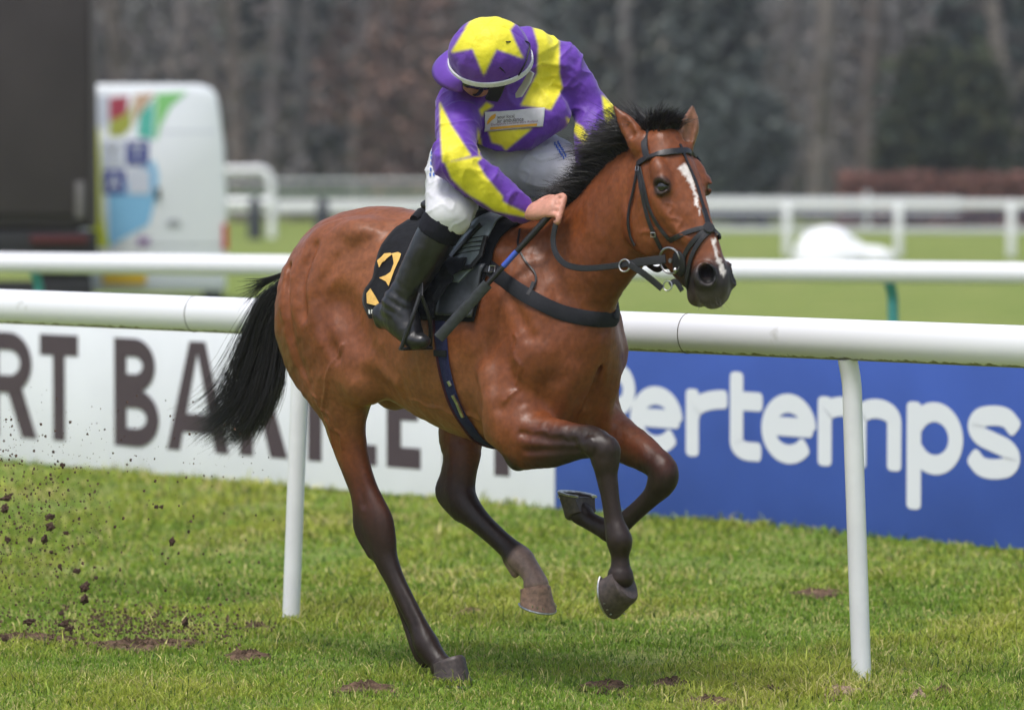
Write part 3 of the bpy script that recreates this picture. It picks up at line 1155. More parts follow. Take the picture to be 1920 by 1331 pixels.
for x, y, m, ch in ((190, 264, 'pale', 'Y'), (237, 264, 'blue', 'T'), (194, 318, 'blue', 'A'), (240, 318, 'pale', '')):
    t_ = vpanel([(x, y), (x + 42, y), (x + 42, y + 46), (x, y + 46)], "letter_tile", M_V[m], .009)
    if ch:
        vs, fs = text_polys(ch)
        w = vs[:, 0].max() - vs[:, 0].min()
        hh = vs[:, 1].max() - vs[:, 1].min()
        pts = [at_depth(x + 9 + 24 * (a - vs[:, 0].min()) / w, y + 39 - 32 * (b - vs[:, 1].min()) / hh, VY) for a, b in vs]
        MB().add([(p[0], VY - .0115, p[2]) for p in pts], [f[::-1] for f in fs]).build("tile_letter", M_VAN if m == 'blue' else M_V['grey'], t_, smooth=False)
vpanel([(265, 185), (267, 185), (267, 548), (265, 548)], "door_seam", M_V['grey'], .002)
vpanel([(180, 458), (425, 458), (425, 461), (180, 461)], "door_crease", M_V['grey'], .002)
vpanel([(272, 246), (405, 246), (405, 249), (272, 249)], "door_crease", M_V['pale'], .002)
vpanel([(291, 352), (301, 352), (301, 372), (291, 372)], "door_handle", cm("handle_black", (.03, .03, .035)), .03)
vpanel([(312, 424), (316, 414), (326, 411), (337, 414), (341, 424)], "door_emblem", M_V['grey'], .012)
vpanel([(258, 445), (282, 445), (282, 460), (258, 460)], "door_badge", cm("plum_badge", (.30, .18, .38)), .01)
vpanel([(417, 420), (427, 420), (428, 468), (417, 468)], "tail_light", cm("tail_red", (.50, .02, .03), .25), .02)
vpanel([(74, 420), (84, 420), (84, 468), (74, 468)], "tail_light", cm("tail_red", (.50, .02, .03), .25), .02)
vpanel([(194, 509), (274, 507), (274, 531), (194, 533)], "number_plate", cm("plate_yellow", (.72, .46, .02)), .13)
bx_ = MB()
bx_.box(((VX0 + VX1) / 2, VY - .02, .34), (VX1 - VX0 - .04, .16, .24), None, bevel=.03)
bx_.build("rear_bumper", cm("bumper_grey", (.55, .60, .64)), van)
for x in (VX0 + .16, VX1 - .16):
    for y in (VY + .95, VY + 4.6):
        w_ = MB().lathe([(.20, -.11), (.33, -.11), (.345, -.06), (.345, .06), (.33, .11), (.20, .11)], n=24, M=Matrix.Translation((x, y, .345)) @ Matrix.Rotation(math.pi / 2, 4, 'Y')).build("wheel", M_TYRE, van)
        MB().lathe([(.02, -.09), (.20, -.08), (.20, .08), (.02, .09)], n=18, M=Matrix.Translation((x, y, .345)) @ Matrix.Rotation(math.pi / 2, 4, 'Y')).build("rim", M_STEEL, w_)

# ---- lorry at the left edge
lorry = empty("lorry", Matrix.Translation((-4.03, 42, 0)) @ Matrix.Rotation(math.radians(6.5), 4, 'Z') @ Matrix.Translation((4.03, -42, 0)))
tag(lorry, "tall dark brown-grey lorry filling the left edge in front of the van", "lorry")
LY, LX1, LX0 = 42.0, -4.03, -6.55
M_LORRY = mat("lorry_panel", (.038, .031, .031), rough=.6, noise=(1.2, .85, 1.15), spec=.3)
M_LDARK = cm("chassis_black", (.012, .012, .014), .7)
MB().box(((LX0 + LX1) / 2, LY + 4, 2.52), (LX1 - LX0, 8.0, 2.76), None, bevel=.05).build("box_body", M_LORRY, lorry)
for x0, x1 in ((LX0 + .08, (LX0 + LX1) / 2 - .01), ((LX0 + LX1) / 2 + .01, LX1 - .08)):
    MB().box(((x0 + x1) / 2, LY - .02, 2.55), (x1 - x0, .05, 2.55), None, bevel=.015).build("rear_door", M_LORRY, lorry)
MB().box((LX1 - .035, LY - .05, 2.5), (.06, .05, 2.7), None, bevel=.01).build("corner_post", cm("lorry_trim", (.07, .062, .064)), lorry)
p_ = at_depth(150, 375, LY)
MB().box((p_[0], LY - .07, p_[2]), (.10, .03, .36), None, bevel=.01).build("latch_plate", cm("latch_grey", (.13, .12, .12)), lorry)
MB().box(((LX0 + LX1) / 2, LY + .05, .98), (LX1 - LX0, .16, .26), None, bevel=.02).build("rear_beam", M_LDARK, lorry)
MB().box(((LX0 + LX1) / 2, LY + .05, .55), (LX1 - LX0 - .1, .12, .16), None, bevel=.02).build("underrun_bar", M_LDARK, lorry)
p0_, p1_ = at_depth(58, 442, LY), at_depth(165, 456, LY)
MB().box(((p0_[0] + p1_[0]) / 2, LY - .05, (p0_[2] + p1_[2]) / 2), (p1_[0] - p0_[0], .04, .09), None, bevel=.01).build("tail_light", cm("lorry_red", (.07, .008, .010), .3), lorry)
for x in (LX0 + .3, LX1 - .3):
    for y in (LY + 1.6, LY + 7.2):
        MB().lathe([(.25, -.14), (.46, -.14), (.48, -.08), (.48, .08), (.46, .14), (.25, .14)], n=24, M=Matrix.Translation((x, y, .48)) @ Matrix.Rotation(math.pi / 2, 4, 'Y')).build("wheel", M_TYRE, lorry)
    MB().box((x, LY + .9, .5), (.5, .02, .55), None).build("mud_flap", M_LDARK, lorry)
MB().box(((LX0 + LX1) / 2, LY + 9.2, 1.7), (LX1 - LX0 - .1, 2.0, 2.3), None, bevel=.15).build("cab", M_LORRY, lorry)
MB().box(((LX0 + LX1) / 2, LY + 5, .85), (.9, 10, .22), None).build("chassis", M_LDARK, lorry)
# ------------------------------------------------------------------ woodland across the course
def wood_tone(C):
    """broad upright streaks of greener and browner growth"""
    q = np.stack([C[:, 0], np.zeros(len(C)), C[:, 2] * .12], 1)
    a, b = vnoise(q, .55, .15), vnoise(q, 1.9, .25)
    g = np.exp(-((C[:, 0] - 4.5) / 4.5) ** 2)
    base = 1 + .22 * a + .16 * b
    return base[:, None] * (np.array([1, 1, 1.0]) + np.outer(g, np.array([-.16, .02, -.02])) + np.outer(np.clip(a, 0, 1), np.array([.08, 0, -.06])))


def leaf_cloud(n, place, size, cols, seed, tone=None):
    """n little leaf clumps: (centre, size) -> mesh of bent quads with colours"""
    r = np.random.default_rng(seed)
    C = place(r, n)
    a = r.normal(size=(n, 3))
    a /= np.linalg.norm(a, axis=1, keepdims=True)
    b = np.cross(a, r.normal(size=(n, 3)))
    b /= np.linalg.norm(b, axis=1, keepdims=True)
    s = size * r.uniform(.5, 1.4, (n, 1))
    V = np.stack([C - a * s, C + b * s * .6, C + a * s, C - b * s * .6], 1).reshape(-1, 3)
    Fq = np.arange(4 * n).reshape(n, 4)
    col = np.array(cols)[r.integers(0, len(cols), n)] * r.uniform(.8, 1.2, (n, 1)) * .74
    if tone is not None:
        col = col * tone(C)
    return V, Fq, np.repeat(col, 4, 0)


M_LEAFY = mat("leafage", attr="Col", rough=.8, spec=.15)


def bark(name, c):
    return mat(name, c, rough=.9, spec=.1, noise=(2.5, .7, 1.3))


M_BARKS = [bark("grey_bark", (.130, .118, .115)), bark("brown_bark", (.135, .112, .100)), bark("pale_bark", (.165, .145, .130)), bark("dark_bark", (.105, .100, .100))]


def branch_tree(px, Y, r0, h, bm, seed, lean=0.0):
    r = random.Random(seed)
    x = (px - CX) / F_PX * Y
    root = empty("bare_tree", Matrix.Translation((x, Y, 0)))
    mb = MB()
    top = Vector((lean * h, r.uniform(-.3, .3), h))
    path = spline([(0, 0, -.1), (lean * h * .3, 0, h * .33), (lean * h * .65, .1, h * .66), tuple(top)], 12)
    mb.tube(path, list(np.linspace(r0, r0 * .35, 12)), n=9)
    mb.build("trunk", bm, root)
    cb = MB()
    for i in range(16):
        f = r.uniform(.18, .97)
        base = path[int(f * 11)]
        a = r.uniform(0, 6.28)
        ln = r.uniform(.8, 2.6) * (1.1 - .5 * f)
        d = np.array([math.cos(a), math.sin(a), r.uniform(.3, 1.0)])
        mid = base + d * ln * .5 + np.array([0, 0, .1])
        end = base + d * ln + np.array([0, 0, .35 * ln])
        rr = r0 * .28 * (1.1 - .6 * f)
        cb.tube(spline([base, mid, end], 5), list(np.linspace(rr, rr * .3, 5)), n=5, cap=False)
        for j in range(3):
            a2 = a + r.uniform(-1.1, 1.1)
            s_ = base + d * ln * r.uniform(.3, .9)
            e_ = s_ + np.array([math.cos(a2), math.sin(a2), r.uniform(.2, .9)]) * ln * .5
            cb.tube([s_, (s_ + e_) / 2 + np.array([0, 0, .05]), e_], [rr * .35, rr * .25, rr * .12], n=4, cap=False)
    o = cb.build("crown", bm, root)
    return root


r_ = random.Random(12)
TREES = [(232, 128, .34, 13, 1), (330, 133, .42, 14, 0), (395, 140, .30, 13, 3), (452, 127, .30, 12, 1), (505, 138, .40, 14, 0), (560, 131, .26, 12, 3), (608, 142, .36, 13, 1), (665, 129, .28, 12, 0), (712, 137, .34, 13, 3),
         (758, 132, .30, 12, 1), (800, 143, .36, 14, 0), (1120, 140, .40, 14, 3), (1185, 131, .26, 12, 0), (1245, 142, .34, 13, 1), (1335, 133, .30, 13, 3), (1418, 127, .34, 14, 2), (1470, 139, .34, 13, 0), (1530, 126, .36, 14, 2),
         (1575, 137, .30, 13, 0), (1618, 130, .32, 13, 1), (1665, 144, .36, 14, 3), (1905, 128, .34, 13, 2)]
kinds = ["grey", "brown", "pale", "dark"]
WHERE = ["nearest to the van's roof", "above the right half of the van", "just right of the van", "above the white arch", "left of the dim green fir", "right behind the dim green fir", "between the fir and the russet beeches", "left of the faint russet beech",
         "behind the low copper shrub", "between the two larger russet beeches", "touching the jockey's left outline", "behind the jockey's raised shoulder", "between the jockey's shoulder and the horse's ears", "behind the horse's ears",
         "half hidden by the fir by the horse's ears", "above the horse's nose, right of the rounded bush", "left of the pair near the yew", "broad, midway between horse's nose and yew", "right of the broad pale trunk", "touching the yew's left outline", "behind the yew's left dome", "leaning at the right edge beside the yew"]
for i, (px, Y, r0, h, k) in enumerate(TREES):
    t = branch_tree(px, Y, r0, h, M_BARKS[k], 100 + i, (.05 if i % 3 else -.04) if px != 1905 else -.12)
    tag(t, "leafless %s trunk %s" % (kinds[k], WHERE[i]), "tree", "bare trees of the far wood")


def evergreen(name, px, Y, w, h, cols, seed, label, z0=0.0, n=2600, size=.20, lobes=None, cat="tree", conical=False):
    x = (px - CX) / F_PX * Y
    root = empty(name, Matrix.Translation((x, Y, 0)))
    lobes = lobes or [(0, 0, h * .5, w / 2, w / 2 * .9, h * .5)]

    def place(r, m):
        L_ = np.array(lobes)[r.integers(0, len(lobes), m)]
        d = r.normal(size=(m, 3))
        d /= np.linalg.norm(d, axis=1, keepdims=True)
        rad = r.uniform(0, 1, (m, 1)) ** .28
        lump = 1 + .16 * vnoise(d * 3, 2.4, seed * .01)[:, None]
        p = d * rad * lump * L_[:, 3:6] + L_[:, 0:3]
        if conical:
            p[:, :2] *= (1.15 - .85 * np.clip(p[:, 2:3] / h, 0, 1))
        p[:, 2] = np.maximum(p[:, 2], z0 + .05)
        return p
    V, Fq, c = leaf_cloud(n, place, size, cols, seed)
    me = np_mesh("crown", V, Fq, smooth=False)
    set_col(me, c)
    MB().tube([(0, 0, -.1), (.05, 0, h * .4), (0, .03, h * .85)], [w * .06, w * .045, w * .015], n=8).build("trunk", M_BARKS[3], root)
    mobj("crown", me, M_LEAFY, root)
    tag(root, label, cat)
    return root


DG = [(.035, .055, .055), (.045, .068, .062), (.050, .072, .060), (.030, .046, .050)]
YG = [(.052, .068, .034), (.042, .058, .034), (.032, .048, .036), (.075, .082, .034)]
RU = [(.24, .155, .125), (.19, .135, .115), (.28, .17, .13), (.17, .125, .11)]
GB = [(.095, .120, .112), (.115, .135, .120), (.085, .105, .100)]
evergreen("yew_tree", 1768, 116, 3.7, 5.6, YG, 5, "rounded yellow-green yew with twin domed tops on the right", lobes=[(-.35, 0, 2.3, 1.55, 1.4, 2.9), (.75, 0, 2.2, 1.15, 1.2, 3.0), (.1, 0, 1.2, 1.95, 1.6, 1.6)], n=9000, size=.17)
evergreen("fir_tree", 1890, 136, 6.0, 13, DG, 6, "dark bluish fir rising behind the yew in the top right corner", n=4200, size=.32, conical=True)
evergreen("fir_tree", 1335, 126, 3.6, 12, GB, 7, "grey-green fir just right of the horse's ears", n=3400, size=.28, conical=True)
evergreen("laurel_bush", 1390, 118, 2.6, 4.0, GB, 8, "grey-green rounded bush in front of the fir above the horse's nose", n=2200, size=.18)
evergreen("fir_tree", 1160, 134, 4.4, 13, GB, 9, "grey-green fir right of the jockey's shoulder", n=3200, size=.3)
evergreen("fir_tree", 545, 140, 4.5, 13, GB, 10, "dim green fir in the middle of the bare wood on the left", n=2600, size=.3)
evergreen("beech_bush", 742, 122, 2.6, 4.6, RU, 11, "russet-leaved young beech left of the jockey's arm", z0=1.2, n=1500, size=.16, cat="bush")
evergreen("beech_bush", 772, 128, 3.4, 7.6, RU, 12, "tall russet beech reaching above the jockey's cap on the left", z0=3.6, n=1700, size=.2, cat="bush")
evergreen("beech_bush", 660, 130, 2.4, 6.4, RU, 13, "faint russet beech left of the two by the jockey", z0=3.0, n=900, size=.18, cat="bush")
evergreen("copper_bush", 742, 118, 1.4, 1.6, RU, 14, "low copper-leaved shrub at the wood's foot beside the jockey's hip", n=700, size=.1, cat="bush")
# clipped copper hedge at the foot of the yew
HX0, HX1 = (1572 - CX) / F_PX * 110, (2060 - CX) / F_PX * 110


def hedge_place(r, m):
    return np.stack([r.uniform(HX0, HX1, m), 110 + r.uniform(-.5, .5, m), r.uniform(.1, 1.42, m) + .08 * np.sin(r.uniform(0, 6, m))], 1)


V, Fq, c = leaf_cloud(9000, hedge_place, .10, [(.32, .15, .12), (.26, .125, .105), (.36, .175, .13), (.20, .11, .09)], 21)
me = np_mesh("copper_hedge", V, Fq, smooth=False)
set_col(me, c)
tag(mobj("copper_hedge", me, M_LEAFY), "low reddish copper hedge running along the foot of the yew", "hedge")
# the wood behind: an uncountable mass of twigs and undergrowth


def wood_place(r, m):
    x = r.uniform(-48, 62, m)
    y = r.uniform(146, 172, m)
    z = r.uniform(0, 1, m) ** 1.1 * (15 + 3 * np.sin(x * .4) + 2 * np.sin(x * 1.3))
    return np.stack([x, y, z], 1)


V, Fq, c = leaf_cloud(130000, wood_place, .24, [(.215, .200, .200), (.24, .215, .21), (.19, .185, .19), (.20, .20, .19), (.26, .23, .215), (.17, .17, .17)], 31, wood_tone)
me = np_mesh("distant_wood", V, Fq, smooth=False)
set_col(me, c)
tag(mobj("distant_wood", me, M_LEAFY), "grey-brown mass of leafless winter woodland filling the background", "woodland", kind="stuff")


def under_place(r, m):
    x = r.uniform(-36, 44, m)
    return np.stack([x, r.uniform(119, 146, m), r.uniform(0, 1, m) ** 1.25 * 10.5], 1)


V, Fq, c = leaf_cloud(32000, under_place, .13, [(.15, .145, .15), (.17, .155, .15), (.14, .145, .14), (.19, .165, .155)], 32, wood_tone)
me = np_mesh("undergrowth", V, Fq, smooth=False)
set_col(me, c)
tag(mobj("undergrowth", me, M_LEAFY), "grey tangle of twigs and undergrowth between the trunks of the wood", "undergrowth", kind="stuff")
# ------------------------------------------------------------------ the horse
def sec(front, back, w, v=0.0):
    """cross-section between two outline points (u,z): centre, half width, half depth"""
    a, b = np.array(front, float), np.array(back, float)
    c, r = (a + b) / 2, np.linalg.norm(a - b) / 2
    return ((c[0], v, c[1]), w, r)


def build_horse_skin():
    K = Clay((-0.95, -0.46, 0.02), (1.36, 0.46, 2.05), 0.0065)
    L = K.limb
    # trunk: (u, top, bottom, half width)
    tr = []
    for u, zt, zb, w, fc in ((-0.72, 1.545, 1.14, 0.13, .5), (-0.62, 1.605, 1.10, 0.215, .5), (-0.45, 1.640, 1.075, 0.255, .5), (-0.28, 1.625, 0.970, 0.262, .48),
                             (-0.08, 1.585, 0.886, 0.280, .46), (0.12, 1.575, 0.828, 0.285, .46), (0.28, 1.600, 0.825, 0.245, .46), (0.42, 1.585, 0.89, 0.20, .46), (0.52, 1.45, 0.97, 0.15, .5)):
        zc = zb + (zt - zb) * fc
        tr.append(((u, 0, zc), w, zt - zc, zc - zb))
    L(tr, k=0.02)
    # neck
    L([sec((0.26, 1.60), (0.50, 1.10), 0.155), sec((0.42, 1.622), (0.615, 1.24), 0.120), sec((0.585, 1.695), (0.705, 1.355), 0.094),
       sec((0.73, 1.795), (0.785, 1.44), 0.082), sec((0.845, 1.860), (0.838, 1.53), 0.080), sec((0.94, 1.885), (0.885, 1.66), 0.072)], k=0.05)
    # head
    L([sec((0.985, 1.890), (0.885, 1.79), 0.072), sec((1.028, 1.812), (0.872, 1.665), 0.100), sec((1.066, 1.740), (0.878, 1.58), 0.103), sec((1.102, 1.672), (0.90, 1.508), 0.086),
       sec((1.138, 1.610), (0.95, 1.462), 0.068), sec((1.170, 1.548), (1.0, 1.412), 0.058), sec((1.198, 1.482), (1.055, 1.380), 0.056),
       sec((1.212, 1.425), (1.088, 1.352), 0.057), sec((1.203, 1.382), (1.115, 1.340), 0.046)], k=0.03, n=49)
    face = np.array([[0.44, 0, 0.90], [0, 1, 0], [-0.90, 0, 0.44]])
    for s in (-1, 1):
        # cheek, brow, cheekbone, nostril, lips
        K.ball((0.925, 0.068 * s, 1.585), (0.105, 0.030, 0.090), 0.03, face)
        K.ball((1.012, 0.088 * s, 1.752), (0.060, 0.024, 0.026), 0.03, face)
        L([((1.0, .096 * s, 1.68), .009), ((1.05, .082 * s, 1.60), .007), ((1.09, .062 * s, 1.545), .004)], k=0.04)
        K.ball((1.178, 0.056 * s, 1.425), (0.046, 0.030, 0.045), 0.018, face)
        K.ball((1.158, 0.034 * s, 1.374), (0.040, 0.027, 0.038), 0.02, face)
        # eye socket and lids
        K.ball((1.030, 0.114 * s, 1.712), (0.024, 0.016, 0.019), 0.012, face, sub=True)
        L([((1.006, .105 * s, 1.727), .006), ((1.030, .111 * s, 1.739), .008), ((1.055, .102 * s, 1.724), .006)], k=0.014)
        L([((1.010, .105 * s, 1.702), .006), ((1.032, .111 * s, 1.690), .007), ((1.053, .102 * s, 1.700), .006)], k=0.012)
    K.ball((1.092, 0, 1.350), (0.030, 0.036, 0.027), 0.03, face)        # chin
    for s in (-1, 1):
        # nostril opening and mouth line
        K.ball((1.196, (0.068 if s < 0 else .062) * s, 1.430), (0.034, 0.026, 0.026), 0.010, face, sub=True)
        L([((1.180, .066 * s, 1.456), .013), ((1.178, .050 * s, 1.432), .020), ((1.150, .030 * s, 1.450), .014)], k=0.008, sub=True)
        L([((1.178, .066 * s, 1.368), .004), ((1.135, .074 * s, 1.378), .004), ((1.09, .072 * s, 1.40), .003)], k=0.006, sub=True)
    # ears: right one swivelled back, left one upright
    er = [hp(1200, 275, -.06), hp(1190, 255, -.07), hp(1172, 228, -.085), hp(1150, 198, -.10)]
    L([(er[0], .034, .030), (er[1], .034, .026), (er[2], .026, .018), (er[3], .006, .005)], k=0.025, side=(.6, .2, .7))
    el = [hp(1283, 278, .055), hp(1287, 258, .065), hp(1293, 232, .075), hp(1298, 200, .08)]
    L([(el[0], .030, .028), (el[1], .032, .025), (el[2], .029, .020), (el[3], .006, .006)], k=0.02, side=(.70, .72, 0))
    L([(el[1] + (.014, -.012, -.005), .017, .014), (el[2] + (.014, -.012, 0), .016, .012), (el[3] + (.010, -.006, -.02), .005, .004)], k=0.006, side=(.70, .72, 0), sub=True)
    L([(er[1] + (.012, -.022, .002), .015, .012), (er[2] + (.010, -.016, .006), .012, .009)], k=0.006, side=(.6, .2, .7), sub=True)

    # ---- forehand
    for s in (-1, 1):
        L([((0.26, .115 * s, 1.50), .085, .10), ((0.40, .140 * s, 1.34), .080, .13), ((0.495, .150 * s, 1.16), .078, .10)], k=0.06)          # shoulder blade
        L([((0.49, .15 * s, 1.14), .078, .10), ((0.40, .185 * s, 1.03), .080, .13), ((0.40, .195 * s, .92), .075, .10)], k=0.05)             # upper arm, triceps
        L([((0.53, .072 * s, 1.20), .070, .075), ((0.545, .080 * s, 1.07), .078, .08), ((0.505, .085 * s, .94), .072, .07)], k=0.04)         # breast muscles
    L([((0.605, 0, 1.24), .010), ((0.63, 0, 1.10), .012), ((0.59, 0, .98), .010)], k=0.03, sub=True)                                        # groove between them
    # right fore, reaching forward with the knee raised
    L([((0.42, -.195, .93), .085, .11), ((0.50, -.20, .875), .075, .098), ((0.60, -.192, .862), .062, .085), ((0.70, -.178, .868), .050, .062),
       ((0.775, -.165, .868), .048, .052), ((0.812, -.160, .850), .050, .052), ((0.826, -.158, .815), .047, .048), ((0.830, -.157, .770), .036, .039), ((0.843, -.155, .70), .029, .033),
       ((0.860, -.153, .62), .029, .033), ((0.876, -.151, .570), .038, .043), ((0.884, -.150, .545), .040, .045), ((0.886, -.150, .50), .029, .031), ((0.888, -.150, .455), .034, .036), ((0.888, -.150, .432), .044, .046)], k=0.045, n=60)
    L([((0.48, -.205, .81), .035), ((0.455, -.2, .795), .03)], k=0.05)
    L([((0.840, -.157, .77), .012), ((0.832, -.155, .66), .010), ((0.850, -.152, .575), .014)], k=0.012)                                     # back tendon
    K.ball((0.842, -.157, .85), (.030, .034, .036), 0.02)
    # left fore, folded right up
    A = [hp(1120, 790, .17), hp(1155, 818, .175), hp(1195, 842, .175), hp(1228, 866, .17), hp(1243, 884, .168), hp(1240, 905, .165), hp(1222, 930, .16), hp(1196, 955, .156), hp(1168, 980, .152), hp(1150, 995, .15), hp(1128, 988, .149), hp(1104, 975, .148), hp(1090, 962, .148)]
    W = [(.075, .095), (.066, .080), (.054, .066), (.048, .054), (.050, .055), (.046, .050), (.031, .035), (.027, .031), (.030, .034), (.039, .043), (.032, .034), (.030, .032), (.040, .042)]
    L([(a, *w) for a, w in zip(A, W)], k=0.04, n=61)

    # ---- hindquarters
    for s, st in ((-1, (-0.30, -.20, 1.03)), (1, (-0.10, .19, 1.06))):
        L([((-0.50, .13 * s, 1.45), .13, .15), ((-0.545, .16 * s, 1.32), .138, .225), ((-0.515, .17 * s, 1.17), .120, .235), ((-0.44, .17 * s, 1.05), .098, .18)], k=0.06)
        L([((-0.48, .17 * s, 1.25), .11, .14), ((-0.38, .19 * s, 1.12), .10, .13), (st, .078, .085)], k=0.05)                                # thigh to stifle
        L([((-0.63, .09 * s, 1.44), .09, .10), ((-0.685, .125 * s, 1.28), .092, .10), ((-0.655, .14 * s, 1.13), .086, .085), ((-0.55, .15 * s, .98), .06, .07)], k=0.05)   # hamstrings
        K.ball((-0.36, .17 * s, 1.55), (.09, .06, .045), 0.06)                                                                               # point of hip
    # groove between the two muscles at the back of the thigh
    L([((-0.64, -.245, 1.42), .008), ((-0.615, -.285, 1.28), .010), ((-0.58, -.285, 1.12), .008), ((-0.51, -.25, 1.0), .005)], k=0.035, sub=True)
    # right hind, on the ground
    B = [((-0.46, -.165, 1.04), .10, .17), (hp(645, 765, -.165), .075, .105), (hp(651, 815, -.155), .056, .078), (hp(664, 865, -.145), .047, .062), (hp(681, 915, -.135), .043, .056), (hp(695, 950, -.13), .045, .062),
         (hp(707, 980, -.125), .047, .068), (hp(715, 1010, -.122), .044, .060), (hp(723, 1045, -.118), .038, .048), (hp(740, 1085, -.114), .030, .038), (hp(763, 1130, -.110), .028, .035), (hp(785, 1175, -.106), .031, .038),
         (hp(799, 1206, -.103), .042, .046), (hp(810, 1224, -.102), .039, .042), (hp(824, 1242, -.101), .036, .038), (hp(831, 1252, -.10), .043, .046)]
    L(B, k=0.04, n=76)
    L([(hp(680, 925, -.13), .024), (hp(679, 985, -.124), .032), (hp(699, 1035, -.118), .024)], k=0.03)                                         # point of hock
    L([(hp(735, 1100, -.112), .011), (hp(757, 1160, -.108), .011), (hp(782, 1222, -.102), .018), (hp(797, 1243, -.10), .018)], k=0.014)
    # left hind, swinging through under the belly
    D = [((-0.10, .185, 1.04), .085, .13), (hp(868, 800, .165), .070, .100), (hp(866, 850, .145), .055, .080), (hp(861, 895, .13), .047, .070), (hp(860, 922, .125), .048, .070), (hp(872, 948, .12), .044, .060),
         (hp(899, 977, .118), .034, .044), (hp(928, 1004, .117), .031, .039), (hp(953, 1027, .117), .033, .040), (hp(975, 1047, .116), .043, .047), (hp(987, 1060, .116), .039, .041), (hp(1000, 1080, .115), .036, .038), (hp(1005, 1095, .115), .043, .045)]
    L(D, k=0.04, n=61)
    L([(hp(842, 885, .13), .022), (hp(833, 925, .122), .032), (hp(862, 962, .12), .022)], k=0.03)
    L([(hp(952, 1052, .116), .016), (hp(966, 1075, .116), .015)], k=0.016)
    # bone, tendon and muscle relief
    K.ball((0.800, -.205, .862), (.030, .016, .030), 0.012)
    K.ball((0.855, -.150, .838), (.014, .026, .026), 0.012)
    L([((0.822, -.195, .76), .006), ((0.842, -.190, .68), .007), ((0.860, -.188, .61), .006)], k=0.012, sub=True)
    L([((0.54, -.262, .895), .006), ((0.64, -.248, .880), .008), ((0.74, -.218, .872), .006)], k=0.025, sub=True)
    L([((0.55, -.262, .835), .005), ((0.66, -.240, .840), .006), ((0.75, -.212, .845), .004)], k=0.02, sub=True)
    L([(hp(664, 850, -.20), .010), (hp(671, 900, -.185), .012), (hp(680, 945, -.175), .008)], k=0.02, sub=True)
    L([(hp(736, 1075, -.145), .006), (hp(757, 1125, -.140), .007), (hp(778, 1172, -.138), .006)], k=0.012, sub=True)
    L([((0.30, -.205, 1.50), .008), ((0.43, -.235, 1.36), .012), ((0.53, -.225, 1.22), .010)], k=0.035, sub=True)
    L([((0.42, -.262, 1.20), .008), ((0.47, -.258, 1.10), .010), ((0.52, -.235, 1.0), .008)], k=0.03, sub=True)
    L([((0.36, -.285, 1.26), .006), ((0.33, -.295, 1.16), .008), ((0.36, -.290, 1.05), .008)], k=0.03, sub=True)
    L([((-0.40, -.262, 1.46), .010), ((-0.44, -.292, 1.34), .012), ((-0.42, -.300, 1.22), .010), ((-0.36, -.29, 1.12), .008)], k=0.04, sub=True)
    L([((-0.52, -.245, 1.50), .008), ((-0.54, -.285, 1.38), .009), ((-0.52, -.298, 1.26), .008)], k=0.04, sub=True)
    # tail dock
    L([((-0.66, 0, 1.53), .05), ((-0.76, 0, 1.475), .036), ((-0.83, -.01, 1.38), .026), ((-0.86, -.01, 1.28), .016)], k=0.04)
    # flank, girth and neck hollows, fold in front of the stifle
    L([((-0.36, -.29, 1.30), .03), ((-0.26, -.315, 1.20), .035)], k=0.09, sub=True)
    L([((-0.36, .29, 1.30), .03), ((-0.26, .315, 1.20), .035)], k=0.09, sub=True)
    L([((-0.30, -.20, 1.10), .035), ((-0.20, -.225, 1.10), .025), ((-0.10, -.23, 1.04), .012)], k=0.05)
    L([((0.385, -.285, 1.15), .008), ((0.42, -.285, 1.06), .010), ((0.445, -.28, .97), .008)], k=0.035, sub=True)
    L([((0.36, -.245, 1.08), .03), ((0.405, -.255, .98), .03), ((0.44, -.235, .87), .025)], k=0.05)
    for s in (-1, 1):
        L([((0.275, .295 * s, 1.12), .012), ((0.29, .285 * s, 1.0), .016), ((0.31, .25 * s, .90), .014)], k=0.05, sub=True)                    # behind the elbow
        L([((0.50, .165 * s, 1.50), .010), ((0.60, .150 * s, 1.38), .014), ((0.665, .10 * s, 1.30), .012)], k=0.05, sub=True)                 # jugular groove
        for u0 in (-0.14, -0.07, 0.0, .07, .14):
            L([((u0 + .03, .305 * s, 1.20), .004), ((u0, .300 * s, 1.05), .006), ((u0 - .02, .27 * s, .96), .004)], k=0.03, sub=True)          # faint ribs
    V, Q = K.mesh(2)
    return V, Q


